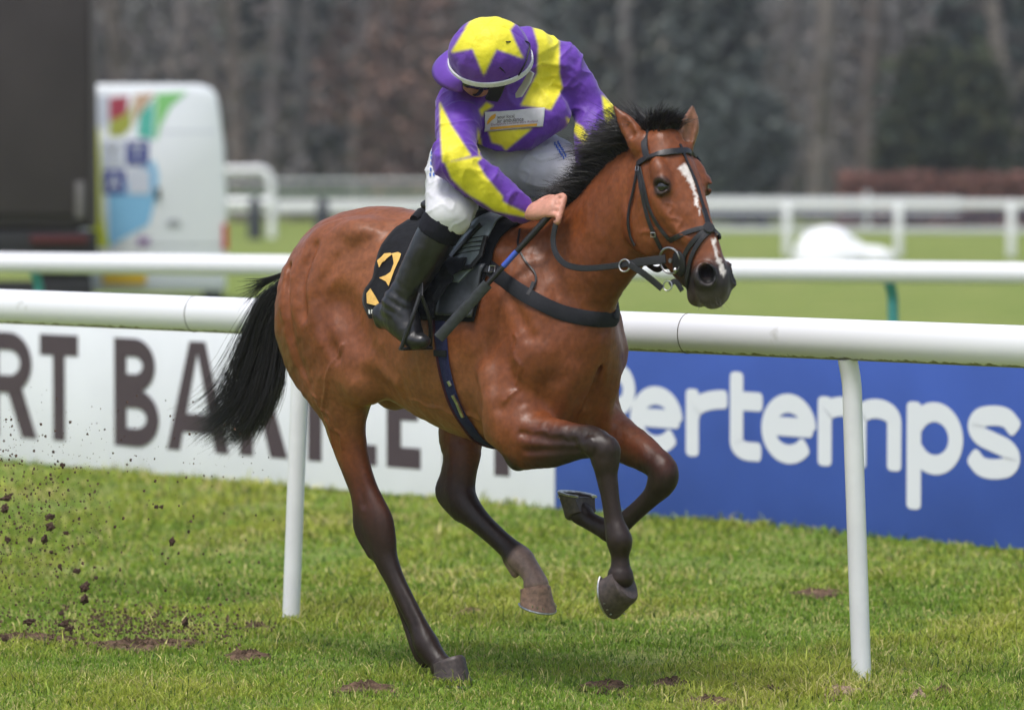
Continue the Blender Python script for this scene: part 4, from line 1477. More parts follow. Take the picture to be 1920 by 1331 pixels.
def veins(V, N):
    """skin relief: muscle ripples and raised veins, as displacement along the normal"""
    d = 0.0034 * vnoise(V, 24, .31) * sstep(np.abs(V[:, 1]), .03, .12) * sstep(V[:, 2], .75, 1.0)
    d += 0.0011 * vnoise(V, 60, .77) * sstep(V[:, 2], .55, .9)
    q = V.copy()
    for pts, r, a in (([(.93, -.09, 1.56), (1.0, -.085, 1.57), (1.06, -.075, 1.535)], .006, .003),
                      ([(1.04, -.09, 1.66), (1.075, -.075, 1.59), (1.11, -.06, 1.52)], .005, .003),
                      ([(-.05, -.30, .98), (.10, -.28, .95), (.26, -.24, .93)], .008, .004),
                      ([(.52, -.27, .90), (.62, -.25, .90), (.72, -.22, .885)], .007, .0018),
                      ([(-.34, -.28, 1.16), (-.42, -.28, 1.04), (-.48, -.25, .92), (-.47, -.22, .80)], .008, .004),
                      ([(-.52, -.23, .98), (-.46, -.23, .90), (-.42, -.19, .80)], .007, .003),
                      ([(.47, -.26, 1.22), (.50, -.25, 1.10), (.47, -.26, 1.0)], .008, .004)):
        P = spline(pts, 40)
        P = P + 0.008 * np.sin(np.linspace(0, 17, 40))[:, None] * np.array([1, 0, .6])
        m = np.full(len(V), 9.0)
        near = np.where((V[:, 0] > P[:, 0].min() - .06) & (V[:, 0] < P[:, 0].max() + .06) & (V[:, 2] > P[:, 2].min() - .06) & (V[:, 2] < P[:, 2].max() + .06) & (V[:, 1] < -.03))[0]
        for p in P:
            m[near] = np.minimum(m[near], np.hypot(V[near, 0] - p[0], V[near, 2] - p[2]))
        d += 1.5 * a * np.exp(-(m / (r * .8)) ** 2)
    return V + N * d[:, None]


BAY, BAY_L, BAY_D, BLK, WHT = np.array([.185, .053, .0155]), np.array([.275, .104, .042]), np.array([.098, .025, .009]), np.array([.021, .0115, .0082]), np.array([.72, .66, .62])


def coat_colours(V):
    u, v, z = V.T
    n1, n2 = vnoise(V, 7, .1), vnoise(V, 22, .2)
    c = np.tile(BAY, (len(V), 1))

    def mix(c, k, w):
        return c + (k - c) * np.clip(w, 0, 1)[:, None]
    c = mix(c, BAY_L, sstep(z + .05 * n1, 1.25, .95) * sstep(u, .50, .25) * sstep(z, .78, .9) * .75)      # paler flank, belly and elbow
    c = mix(c, BAY_L, np.exp(-((u + .25) / .3) ** 2 - ((z - 1.45) / .25) ** 2) * .5)
    c = mix(c, BAY_D, sstep(n1, .1, 1.0) * .35)
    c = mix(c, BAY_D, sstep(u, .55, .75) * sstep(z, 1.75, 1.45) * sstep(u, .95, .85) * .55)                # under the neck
    # limbs darken to black points
    leg = np.zeros(len(V))
    nz = .025 * n2 + .02 * n1
    rf = (u > .40) & (v < -.05) & (z < 1.02)
    leg = np.where(rf, np.maximum(sstep(u + nz - .35 * (z - .86), .40, .80) * sstep(z + nz, 1.0, .90), sstep(z + nz, .83, .74)), leg)
    lf = (u > .12) & (v > .06) & (z < .98)
    leg = np.where(lf & (u < 1.0), sstep(z + nz, .92, .70), leg)
    rh = (u < .3) & (v < -.03) & (z < 1.15)
    leg = np.where(rh & ~rf, sstep(z + nz + .25 * (u + .5), .94, .42), leg)
    lh = (u < .45) & (v > .03) & (z < 1.0)
    leg = np.where(lh & ~lf | (lh & (z < .72) & (u < .34)), np.maximum(leg, sstep(z + nz, 1.0, .50)), leg)
    c = mix(c, BAY_D * .8, sstep(leg, 0, .55))
    c = mix(c, BLK, sstep(leg, .30, 1.0))
    # left hind sock, washed-out pinkish white over dark skin
    q = project(V)
    sock = (v > .03) & (u > .02) & (u < .42) & (z < .50)
    t = (q[:, 0] - 948) * .62 + (q[:, 1] - 1018) * .78
    c = mix(c, np.array([.30, .20, .165]) * (1 + .25 * n2)[:, None], np.where(sock, sstep(t + 6 * n2, 14, 30), 0) * .9)
    # muzzle
    hd = (u > .95) & (z < 1.56)
    c = mix(c, np.array([.030, .024, .024]), np.where(hd, sstep(z + .018 * n2 - .30 * (u - 1.12), 1.475, 1.40), 0))
    c = mix(c, np.array([.085, .066, .062]), np.where(hd, sstep(z + .01 * n2, 1.385, 1.345) * .8, 0))
    # round the eye
    for s in (-1, 1):
        de = np.sqrt((u - 1.030) ** 2 + (v - .108 * s) ** 2 + (z - 1.712) ** 2)
        c = mix(c, BLK * 1.4, sstep(de + .004 * n2, .042, .024))
    # star, stripe and snip down the nose
    fr = (u > .98) & (v > -.07) & (v < .07)
    blaze = [(1268, 313), (1281, 307), (1291, 312), (1299, 330), (1307, 355), (1315, 384), (1319, 402), (1314, 399), (1306, 376), (1297, 352), (1287, 337), (1276, 327)]
    snip = [(1333, 446), (1340, 444), (1343, 462), (1348, 480), (1358, 498), (1362, 515), (1356, 522), (1351, 505), (1344, 490), (1336, 468)]
    qn = q + 2.5 * np.stack([vnoise(V, 160, .5), vnoise(V, 160, .6)], 1)
    w = np.zeros(len(V))
    for pl in (blaze, snip):
        for dx, dy in ((0, 0), (1.5, 0), (-1.5, 0), (0, 1.5), (0, -1.5)):
            w += in_poly((qn - np.mean(pl, 0)) * (1.25, 1.0) + np.mean(pl, 0) + (dx, dy), pl) / 5
    c = mix(c, WHT, np.where(fr, np.minimum(w, 1), 0))
    # inside of nostrils, ears
    for s in (-1, 1):
        dn = np.sqrt((u - 1.200) ** 2 + (v - .066 * s) ** 2 + (z - 1.434) ** 2)
        c = mix(c, np.array([.006, .004, .004]), sstep(dn, .042, .030))
    ear = (z > 1.86) & (u > .86)
    c = mix(c, np.array([.26, .13, .085]), np.where(ear & (v > .03), .8, 0))
    c = mix(c, BLK, np.where(z > 1.955, sstep(z + .01 * n2, 1.965, 1.99), 0))
    # crest and dock under the mane and tail hair
    c = mix(c, BLK, sstep(u, -.78, -.84))
    c *= (1 + .10 * n2)[:, None]
    return np.clip(c, .006, .9)



def hoof_parts(parent, sole, n, t, mat_h, rw=.062, rl=.068, h=.062, lift=.026, shoe=True):
    """hoof capsule from its ground face: sole centre, outward sole normal, toe direction"""
    sole, n, t = np.array(sole, float), np.array(n, float), np.array(t, float)
    n /= np.linalg.norm(n)
    t = t - n * (t @ n)
    t /= np.linalg.norm(t)
    sd = np.cross(n, t)
    m = 28
    ang = np.linspace(0, 2 * np.pi, m, endpoint=False)
    ca, sa = np.cos(ang), np.sin(ang)
    ca = np.where(ca < -.55, -.55 - (ca + .55) * .25, ca)
    rings = []
    for f in (0.0, .08, .35, .7, .92, 1.0, 1.06):
        sc = 1 - .24 * f + (.03 if f > .9 else 0)
        if f > 1.03:
            sc -= .10
        c = sole - t * (.030 * f)
        hh = (h + lift * ca) * f
        rings.append(c + np.outer(ca * rl * sc, t) + np.outer(sa * rw * sc, sd) - np.outer(hh, n))
    mb = MB()
    vs = np.vstack(rings)
    fs = [(i * m + k, (i + 1) * m + k, (i + 1) * m + (k + 1) % m, i * m + (k + 1) % m) for i in range(len(rings) - 1) for k in range(m)]
    mb.add(vs, fs)
    mb.add(rings[-1], [tuple(range(m))])
    inner = sole + np.outer(ca * rl * .72, t) + np.outer(sa * rw * .72, sd)
    deep = sole - n * .012 + np.outer(ca * rl * .62, t) + np.outer(sa * rw * .62, sd)
    mb.add(np.vstack([rings[0], inner, deep]), [(k, (k + 1) % m, m + (k + 1) % m, m + k) for k in range(m)] + [(m + k, m + (k + 1) % m, 2 * m + (k + 1) % m, 2 * m + k) for k in range(m)] + [tuple(range(2 * m, 3 * m))])
    frog = [sole + t * .030 - n * .004, sole - t * .034 + sd * .020, sole - t * .034 - sd * .020, sole - t * .02 - n * .02]
    mb.add(frog, [(0, 1, 2), (0, 3, 1), (0, 2, 3), (1, 3, 2)])
    hf = mb.build("hoof", mat_h, parent)
    if shoe:
        sb = MB()
        a2 = np.linspace(-2.35, 2.35, 22)
        pts = [sole + n * .004 + t * (math.cos(a) * rl * .88) + sd * (math.sin(a) * rw * .90) for a in a2]
        sb.tube(pts, 1.0, n=8, flat=(.0095, .0042), side=[tuple(p - sole) for p in pts])
        sb.build("horseshoe", M_STEEL, hf)
        nb = MB()
        for a in (.55, .85, 1.15, -.55, -.85, -1.15):
            q = sole + t * (math.cos(a) * rl * .955) + sd * (math.sin(a) * rw * .965) - n * .013
            nb.tube([q - n * .003, q + n * .003], .0022, n=5)
        tag(nb.build("nail_heads", M_STEEL, hf), kind="stuff")
    return hf


def strands(paths, w0, w1=.0002, name="hair", material=None, parent=None):
    """paths (n,m,3) -> three-sided tapering hairs in one mesh"""
    P = np.asarray(paths, float)
    n, m, _ = P.shape
    T = np.gradient(P, axis=1)
    T /= np.linalg.norm(T, axis=2, keepdims=True) + 1e-9
    ref = rng.normal(size=(n, 1, 3))
    A = np.cross(T, ref)
    A /= np.linalg.norm(A, axis=2, keepdims=True) + 1e-9
    B = np.cross(T, A)
    w = np.linspace(1, 0, m)[None, :, None] ** .7 * (w0 - w1) * rng.uniform(.6, 1.4, (n, 1, 1)) + w1
    rings = [P + (A * math.cos(a) + B * math.sin(a)) * w for a in (0, 2.094, 4.189)]
    Vv = np.stack(rings, 2).reshape(-1, 3)
    base = (np.arange(n) * m)[:, None, None] + np.arange(m - 1)[None, :, None]
    k = np.arange(3)[None, None, :]
    k2 = (k + 1) % 3
    Fq = np.stack([base * 3 + k, base * 3 + k2, (base + 1) * 3 + k2, (base + 1) * 3 + k], -1).reshape(-1, 4)
    return mobj(name, np_mesh(name, Vv, Fq), material, parent)


M_COAT = mat("horse_coat", attr="Col", rough=0.48, spec=0.34, noise=(60, .78, 1.16), bump=(420, .25, .002))


def wet_coat(m):
    """uneven sweat gloss and fine skin ripples over the coat"""
    N, L = m.node_tree.nodes, m.node_tree.links
    bs = N["Principled BSDF"]
    tc = N.new("ShaderNodeTexCoord")
    nz = N.new("ShaderNodeTexNoise")
    nz.inputs['Scale'].default_value, nz.inputs['Detail'].default_value = 5.0, 6
    L.new(tc.outputs['Object'], nz.inputs['Vector'])
    mr = N.new("ShaderNodeMapRange")
    mr.inputs['From Min'].default_value, mr.inputs['From Max'].default_value = .35, .65
    mr.inputs['To Min'].default_value, mr.inputs['To Max'].default_value = .33, .56
    L.new(nz.outputs['Fac'], mr.inputs['Value'])
    L.new(mr.outputs[0], bs.inputs['Roughness'])
    mp = N.new("ShaderNodeMapping")
    mp.inputs['Scale'].default_value = (1.0, 1.0, .35)
    mp.inputs['Rotation'].default_value = (0, .5, 0)
    L.new(tc.outputs['Object'], mp.inputs['Vector'])
    n2 = N.new("ShaderNodeTexNoise")
    n2.inputs['Scale'].default_value, n2.inputs['Detail'].default_value = 45, 5
    L.new(mp.outputs[0], n2.inputs['Vector'])
    b2 = N.new("ShaderNodeBump")
    b2.inputs['Strength'].default_value, b2.inputs['Distance'].default_value = .35, .006
    L.new(n2.outputs['Fac'], b2.inputs['Height'])
    old = bs.inputs['Normal'].links[0].from_node
    L.new(b2.outputs[0], old.inputs['Normal'])


wet_coat(M_COAT)
M_HAIR = mat("black_hair", (.0085, .0068, .0068), rough=0.36, spec=0.5, noise=(22, .6, 2.2))
M_EYE = mat("eye_gloss", (.006, .005, .006), rough=0.06, spec=0.6, coat=0.6)
M_HOOF = mat("dark_hoof", (.050, .036, .032), rough=0.5, noise=(70, .6, 1.5), bump=(120, .3, .003))
M_HOOF_P = mat("pale_hoof", (.30, .175, .115), rough=0.5, noise=(55, .55, 1.25), bump=(120, .3, .003))

horse = empty("horse", HORSE_MAT)
tag(horse, "bay racehorse galloping with black mane and tail and a white stripe on its face", "horse")
V, Q = build_horse_skin()
V = veins(V, vnormals(V, Q))
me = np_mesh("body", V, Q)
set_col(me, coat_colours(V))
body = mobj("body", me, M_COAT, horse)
from mathutils.bvhtree import BVHTree
SKIN = BVHTree.FromPolygons([tuple(p) for p in V], [tuple(int(i) for i in q) for q in Q])
CAM_L = Vector(((CAMP - HO) @ HU, (CAMP - HO) @ HV, CAM_H))


def pix_dir(px, py):
    d = ray(px, py)
    return Vector((d @ HU, d @ HV, d[2])).normalized()


def hit(px, py, tree=None, off=0.0):
    """photo pixel -> point and normal on the animal's skin (horse frame)"""
    loc, nor, _, _ = (tree or SKIN).ray_cast(CAM_L, pix_dir(px, py))
    if loc is None:
        loc, nor, _, _ = (tree or SKIN).find_nearest(CAM_L + pix_dir(px, py) * 14.3)
    if nor.dot(pix_dir(px, py)) > 0:
        nor = -nor
    return loc + nor * off, nor


def nearest(p, off=0.0):
    loc, nor, _, _ = SKIN.find_nearest(Vector(p))
    return loc + nor * off, nor


for s in (-1, 1):
    mb = MB()
    c, r = Vector((1.024, .088 * s, 1.713)), .0245
    mb.lathe([(r * math.sin(a) + 1e-4, -r * math.cos(a)) for a in np.linspace(0, math.pi, 13)], n=18, M=Matrix.Translation(c))
    mb.build("eye", M_EYE, horse)
hoof_parts(horse, hp(1150, 1112, -.150) + (-.006, 0, 0), (-.97, -.10, -.16), (.12, -.03, -.99), M_HOOF, rw=.068, rl=.086, h=.058, lift=.026)
hoof_parts(horse, hp(1008, 1136, .115), (-.26, 0, -.96), (.96, 0, -.26), M_HOOF_P, rw=.062, rl=.070, h=.056, lift=.024)
hoof_parts(horse, hp(848, 1278, -.10) + (0, 0, .004), (-.16, 0, -.99), (.99, 0, -.16), M_HOOF, rw=.062, rl=.078, h=.062, lift=.030)
hoof_parts(horse, hp(1082, 929, .148), (.12, .05, .99), (-.99, 0, .10), M_HOOF, rw=.062, rl=.072, h=.058, lift=.026)

# mane: short, blown up off the crest; forelock over the poll
def mane_paths(n):
    out = []
    while len(out) < n:
        f = rng.uniform(0, 1)
        u0 = .40 + .57 * f
        zt = SKIN.ray_cast(Vector((u0, 0, 2.3)), Vector((0, 0, -1)))[0]
        v0 = rng.normal(0, .020)
        root, _ = nearest((u0, v0, zt.z))
        ln = (.068 + .052 * math.sin(min(1, f * 1.5) * 1.5)) * rng.uniform(.45, 1.12) * (1 + .25 * vnoise(np.array([[u0 * 25, 0, 0]]), 2.0, .33)[0])
        if f > .88:
            ln *= .75
        back = .55 + .35 * vnoise(np.array([[u0 * 3, 0, 0]]), 6, .4)[0]
        clump = vnoise(np.array([[u0 * 40, v0 * 20, 0]]), 1.0, .9)[0]
        if f > .86:                      # over the poll the hair tips forward
            d = np.array([.15 + .2 * rng.normal(), v0 * 8 + .12 * rng.normal() + .1, .9])
        else:
            d = np.array([-back + .16 * rng.normal() + .12 * clump, v0 * 9 - .18 + .16 * rng.normal() + .15 * clump, .72 + .1 * rng.normal()])
        d /= np.linalg.norm(d)
        bend = np.array([-.55, -.14 + .1 * rng.normal(), -.50 + .2 * rng.normal()]) * rng.uniform(.3, 1.1)
        if f > .86:
            bend = np.array([.30, .10 * rng.normal(), -.5]) * rng.uniform(.3, 1.2)
        t = np.linspace(0, 1, 7)[:, None]
        out.append(np.array(root) - d * .006 + d * ln * t + bend * ln * t ** 2)
    return np.array(out)


strands(mane_paths(7500), .0017, name="mane", material=M_HAIR, parent=horse)
# tail: guide curves blown back from the dock
TG = [[(545, 500), (500, 545), (465, 610), (440, 690), (410, 745), (372, 772)], [(545, 505), (505, 560), (475, 640), (455, 720), (420, 780), (378, 812)],
      [(545, 510), (515, 580), (490, 660), (470, 740), (440, 800), (400, 825)], [(548, 515), (522, 590), (503, 670), (490, 740), (470, 800), (445, 833)],
      [(550, 520), (528, 600), (515, 680), (510, 740), (495, 790), (470, 828)], [(552, 530), (538, 610), (532, 680), (527, 730), (512, 775), (495, 800)]]
tail_paths = []
for i in range(3900):
    g = 5 * rng.uniform(0, 1) ** .75
    a = int(min(g, 4))
    w = g - a
    base = (1 - w) * np.array(TG[a], float) + w * np.array(TG[a + 1], float)
    vv = rng.normal(0, .034) * np.linspace(.5, 1.5, 6) - .01
    base = base + (np.array([-20.0, 9.0]) + rng.normal(0, 10, 2)) * np.linspace(0, 1, 6)[:, None] ** 2.4 + np.array([7.0, 0]) * np.sin(np.linspace(0, 5.5, 6) + 2.5 * vnoise(np.array([[g, 0, 0]]), 2.5, .2)[0])[:, None] * np.linspace(0, 1, 6)[:, None]
    P3 = np.array([hp(x, y, k) for (x, y), k in zip(base, vv)])
    f0 = rng.uniform(0, 1) ** 1.4
    dock = spline([(-.74, 0, 1.48), (-.83, -.01, 1.38), (-.86, -.01, 1.27)], 20)[int(f0 * 19)]
    P3[0] = dock + rng.normal(0, .012, 3)
    ln = rng.uniform(.72, 1.0) if rng.uniform() < .85 else rng.uniform(.35, .75)
    S = spline(P3, 24)
    k = max(4, int(24 * min(1, ln)))
    S = spline(S[:k], 11)
    wob = rng.normal(0, .010, 3) * np.linspace(0, 1, 11)[:, None] ** 1.5 + .006 * np.sin(np.linspace(0, rng.uniform(3, 9), 11) + rng.uniform(0, 6))[:, None] * rng.normal(0, 1, 3) * np.linspace(0, 1, 11)[:, None]
    if rng.uniform() < .13:
        wob = wob + np.array([-.09, -.02, .05]) * rng.uniform(.2, 1.2) * np.linspace(0, 1, 11)[:, None] ** 1.3
    tail_paths.append(S + wob)
for i in range(120):                    # loose wisps at the root
    e = rng.uniform(0, 1)
    P3 = [(-.80, -.01, 1.44), hp(515 - 8 * e, 516 + 14 * e, -.02), hp(490 - 8 * e, 522 + 25 * e, -.03), hp(468 - 10 * e + 12 * rng.normal(), 520 + 60 * e, -.03)]
    tail_paths.append(spline(P3, 11) + rng.normal(0, .006, 3) * np.linspace(0, 1, 11)[:, None])
strands(tail_paths, .0010, name="tail", material=M_HAIR, parent=horse)
# whiskers on the chin
wp = []
for i in range(22):
    p, nn = hit(rng.uniform(1312, 1362), rng.uniform(556, 572))
    d = np.array(nn) * .4 + np.array([.35, 0, -.8]) + rng.normal(0, .25, 3)
    wp.append(np.array(p) + np.linspace(0, 1, 5)[:, None] * d / np.linalg.norm(d) * rng.uniform(.015, .04))
strands(wp, .0004, name="whiskers", material=mat("pale_whisker", (.16, .15, .14), rough=.5), parent=horse)
# ------------------------------------------------------------------ tack
M_LEATHER = mat("black_leather", (.0095, .0095, .011), rough=0.42, spec=0.5, noise=(120, .7, 1.5), bump=(300, .25, .002))
M_WEB = mat("dark_webbing", (.014, .015, .020), rough=0.75, spec=0.25, noise=(300, .75, 1.25), bump=(700, .3, .002))
M_CLOTH = mat("black_cloth", (.0055, .0060, .0085), rough=0.75, spec=0.15, noise=(40, .7, 1.5), bump=(60, .35, .006), sheen=0.08)
M_NAVY = mat("navy_girth", (.020, .022, .075), rough=0.7, spec=0.2, noise=(200, .7, 1.3))
M_MAROON = mat("maroon_edging", (.055, .012, .024), rough=0.7, spec=0.2, noise=(200, .7, 1.3))
M_SADDLE = mat("grey_saddle_panel", (.20, .23, .26), rough=0.34, spec=0.5, noise=(30, .7, 1.2), bump=(30, .25, .004))
M_GOLD = mat("gold_number", (.72, .44, .12), rough=0.6, spec=0.25, noise=(60, .85, 1.1))
M_WHITE_PRINT = mat("white_print", (.75, .75, .74), rough=0.6)
M_RUBBER = mat("black_rubber", (.012, .012, .013), rough=0.5, spec=0.4)


def strap(mb, pts, w, th=.0022, n=8):
    """pts: list of (point, normal); a flat strap lying along them"""
    P = np.array([tuple(p) for p, _ in pts])
    N = np.array([tuple(q) for _, q in pts])
    m = max(6, 5 * len(P))
    P, N = spline(P, m), spline(N, m)
    T = np.gradient(P, axis=0)
    S = np.cross(N, T)
    mb.tube(P, 1.0, n=n, flat=(w / 2, th), side=[tuple(x) for x in S])
    return mb


def along(pix, off=.004, tree=None):
    return [hit(x, y, tree, off) for x, y in pix]


def mirror(pts):
    return [(Vector((p[0], -p[1], p[2])), Vector((q[0], -q[1], q[2]))) for p, q in pts]


# --- bridle
bridle = empty("bridle", HORSE_MAT)
tag(bridle, "black leather bridle with crossed noseband and steel bit rings on the horse's head", "bridle")
brow = along([(1197, 309), (1206, 302), (1225, 294), (1245, 288), (1268, 285), (1290, 285), (1308, 288)], .006)
lb, _ = nearest((1.0, .10, 1.80), .006)
strap(MB(), brow + [(lb, nearest((1.0, .10, 1.80))[1])], .023, .003).build("browband", M_LEATHER, bridle)
head_r = [nearest(p, .005) for p in ((.955, -.098, 1.80), (.925, -.075, 1.85), (.905, -.03, 1.885), (.905, .03, 1.885), (.925, .075, 1.85), (.955, .098, 1.80))]
strap(MB(), head_r, .024, .003).build("headpiece", M_LEATHER, bridle)
chk = along([(1197, 309), (1200, 330), (1204, 355), (1210, 385), (1217, 412), (1227, 438), (1240, 466)], .005)
strap(MB(), chk, .015, .0025).build("cheekpiece", M_LEATHER, bridle)
strap(MB(), mirror(chk), .015, .0025).build("cheekpiece", M_LEATHER, bridle)
nzs = along([(1201, 315), (1209, 350), (1217, 385), (1230, 415), (1245, 438), (1256, 450)], .0045)
strap(MB(), nzs, .013, .0025).build("noseband_strap", M_LEATHER, bridle)
strap(MB(), mirror(nzs), .013, .0025).build("noseband_strap", M_LEATHER, bridle)
thr = along([(1197, 312), (1194, 335), (1188, 365), (1182, 392), (1180, 418), (1184, 442), (1192, 460)], .006)
strap(MB(), thr, .011, .0022).build("throatlash", M_LEATHER, bridle)
strap(MB(), mirror(thr), .011, .0022).build("throatlash", M_LEATHER, bridle)
for pix, w in (([(1274, 272), (1281, 290), (1290, 312), (1298, 330)], .009), ([(1298, 330), (1306, 350), (1313, 374), (1320, 396)], .012), ([(1318, 392), (1323, 408), (1328, 424)], .022)):
    strap(MB(), along(pix, .005), w, .0025).build("face_strap", M_LEATHER, bridle)
for pix in ([(1256, 451), (1270, 444), (1290, 436), (1310, 430), (1327, 428), (1337, 432)], [(1326, 430), (1312, 441), (1298, 456), (1287, 474), (1281, 496)], [(1331, 434), (1318, 446), (1306, 464), (1297, 484), (1292, 508), (1289, 532)],
            [(1327, 428), (1338, 434), (1346, 446), (1353, 460)]):
    strap(MB(), along(pix, .0055), .017, .0028).build("noseband", M_LEATHER, bridle)
low = along([(1292, 508), (1289, 532)], .005) + [nearest((1.06, .0, 1.35), .005)]
strap(MB(), low, .014, .0025).build("chin_strap", M_LEATHER, bridle)
px_, pn_ = hit(1328, 429, None, .006)
md = MB()
M4 = Matrix.Translation(px_) @ pn_.to_track_quat('Z', 'Y').to_matrix().to_4x4()
md.lathe([(.019, -.002), (.020, .002), (.017, .005), (.001, .0055)], n=18, M=M4)
md.build("noseband_rosette", M_LEATHER, bridle)


def ring_at(c, nrm, R, r, name, parent, material=M_STEEL, a0=0.0, a1=2 * math.pi):
    q = Vector(nrm).to_track_quat('Z', 'Y').to_matrix()
    mb = MB()
    full = a1 - a0 > 6.2
    pts = [Vector(c) + q @ Vector((R * math.cos(a), R * math.sin(a), 0)) for a in np.linspace(a0, a1, 33)]
    mb.tube(pts, r, n=8, cap=not full)
    return mb.build(name, material, parent)


bit_c, bit_n = hit(1262, 487, None, .014)
bit_n = (bit_n + Vector((.2, -.5, 0))).normalized()
ring_at(bit_c, bit_n, .043, .0036, "bit_ring", bridle)
bl = Vector((bit_c[0], -bit_c[1], bit_c[2]))
ring_at(bl, (bit_n[0], -bit_n[1], bit_n[2]), .043, .0036, "bit_ring", bridle)
MB().tube([bit_c, bl], .008, n=8).build("bit_bar", M_STEEL, bridle)
gd, gn = hit(1276, 494, None, .004)
M4 = Matrix.Translation(gd) @ (gn + Vector((0, -.6, 0))).normalized().to_track_quat('Z', 'Y').to_matrix().to_4x4() @ Matrix.Diagonal((.9, 1.25, 1, 1))
MB().lathe([(.034, 0), (.035, .004), (.030, .008), (.012, .009), (.001, .009)], n=24, M=M4).build("bit_guard", M_RUBBER, bridle)
kn = bit_c + Vector((.028, -.004, -.030))
MB().lathe([(.0085 * math.sin(a) + 1e-4, -.0085 * math.cos(a)) for a in np.linspace(0, math.pi, 9)], n=12, M=Matrix.Translation(kn)).build("bit_knob", M_STEEL, bridle)
bk = MB()
for x, y in ((1199, 317), (1227, 440)):
    p, q = hit(x, y, None, .010)
    Rm = q.to_track_quat('Z', 'Y').to_matrix()
    loop = [p + Rm @ Vector(v) for v in ((-.008, -.007, 0), (.008, -.007, 0), (.008, .007, 0), (-.008, .007, 0), (-.008, -.007, 0))]
    bk.tube(loop, .0016, n=6)
tag(bk.build("buckles", M_STEEL, bridle), kind="stuff")

# --- reins and the short strap with rings under the jaw
reins = empty("reins", HORSE_MAT)
tag(reins, "black reins running from the bit ring along the neck to the rider's hand", "reins")


def free(pix_v):
    return [(Vector(hp(x, y, v)), Vector((.25, -.95, .1))) for x, y, v in pix_v]


rr = free([(1246, 484, -.105), (1225, 486, -.13), (1200, 490, -.15), (1170, 496, -.165), (1140, 500, -.17), (1110, 503, -.172), (1082, 502, -.172), (1058, 494, -.172), (1042, 475, -.17), (1037, 450, -.165), (1041, 425, -.16), (1049, 402, -.15)])
strap(MB(), rr, .021, .003).build("rein", M_LEATHER, reins)
strap(MB(), [(Vector((p[0], -p[1], p[2])), Vector((q[0], -q[1], q[2]))) for p, q in rr[:7]] + [(Vector((.52, .15, 1.60)), Vector((0, 1, 0))), (Vector((.50, .12, 1.72)), Vector((0, 1, .3)))], .021, .003).build("rein", M_LEATHER, reins)
gr = free([(1248, 486, -.11), (1222, 489, -.135), (1192, 493, -.155)])
strap(MB(), gr, .030, .006).build("rein_grip", M_RUBBER, reins)
ring_at(hp(1171, 498, -.17), (.25, -.95, .1), .020, .0026, "rein_ring", reins)
st = free([(1180, 496, -.165), (1205, 512, -.15), (1228, 530, -.13), (1241, 541, -.12)])
strap(MB(), st, .022, .004).build("ring_strap", M_LEATHER, reins)
ring_at(hp(1252, 536, -.11), (.25, -.95, .1), .016, .0024, "rein_ring", reins)
st = free([(1256, 534, -.105), (1263, 528, -.10), (1270, 531, -.095), (1279, 545, -.09)])
strap(MB(), st, .018, .004).build("ring_strap", M_LEATHER, reins)

# --- saddle cloth: a sheet laid over the back in (u, angle) coordinates
def on_back(u, ph, off=0.0, side=-1, tree=None):
    d = Vector((0, side * math.sin(ph), math.cos(ph)))
    c = Vector((u, 0, 1.25))
    loc, nor, _, _ = (tree or SKIN).ray_cast(c + d * 1.2, -d)
    if loc is None:
        loc, nor = c + d * .3, d
    return loc + nor * off


def to_uphi(px, py):
    p, _ = hit(px, py)
    return p[0], math.atan2(-p[1], p[2] - 1.25)


def sheet(name, left, right, off, material, parent, rows=26, cols=34, thick=.005, wob=0.0, both=True, seed=.3):
    """left/right: outline points (u, angle) from spine to lower edge; same shape on the other flank"""
    Lp, Rp = np.array(sorted(left, key=lambda a: a[1])), np.array(sorted(right, key=lambda a: a[1]))
    top, bot = max(0.0, min(Lp[0, 1], Rp[0, 1])), min(Lp[-1, 1], Rp[-1, 1])
    obs = []
    for side in ((-1, 1) if both else (-1,)):
        vs = []
        for i in range(rows):
            ph = top + (bot - top) * i / (rows - 1)
            a, b = np.interp(ph, Lp[:, 1], Lp[:, 0]), np.interp(ph, Rp[:, 1], Rp[:, 0])
            for j in range(cols):
                u = a + (b - a) * j / (cols - 1)
                o = off + wob * (0.5 + 0.5 * vnoise(np.array([[u, ph * .5, 0]]), 26, seed)[0]) * min(1, i / 6)
                vs.append(on_back(u, ph, o, side))
        fs = [(i * cols + j, i * cols + j + 1, (i + 1) * cols + j + 1, (i + 1) * cols + j) for i in range(rows - 1) for j in range(cols - 1)]
        mb = MB().add(vs, fs if side < 0 else [f[::-1] for f in fs])
        o = mb.build(name, material, parent)
        md_ = o.modifiers.new("thickness", 'SOLIDIFY')
        md_.thickness = thick
        md_.offset = 0
        obs.append(o)
    return obs


cloth = empty("saddle_cloth", HORSE_MAT)
tag(cloth, "black number cloth with a gold figure under the saddle", "saddle cloth")
cl_l = [(-.17, 0.0)] + [to_uphi(x, y) for x, y in ((762, 420), (730, 448), (712, 478), (704, 520), (686, 548), (685, 572), (704, 606))]
cl_l = [cl_l[0]] + [(u + .0, p) for u, p in cl_l[1:]]
cl_r = [(.36, 0.0)] + [to_uphi(x, y) for x, y in ((958, 432), (932, 462), (921, 500), (908, 545), (896, 585), (890, 604))]
CL = sheet("cloth_panel", cl_l, cl_r, .008, M_CLOTH, cloth, wob=.006)
dg = bpy.context.evaluated_depsgraph_get()


def tree_of(o):
    m = o.data
    return BVHTree.FromPolygons([v.co.copy() for v in m.vertices], [tuple(p.vertices) for p in m.polygons])


CLT = tree_of(CL[0])


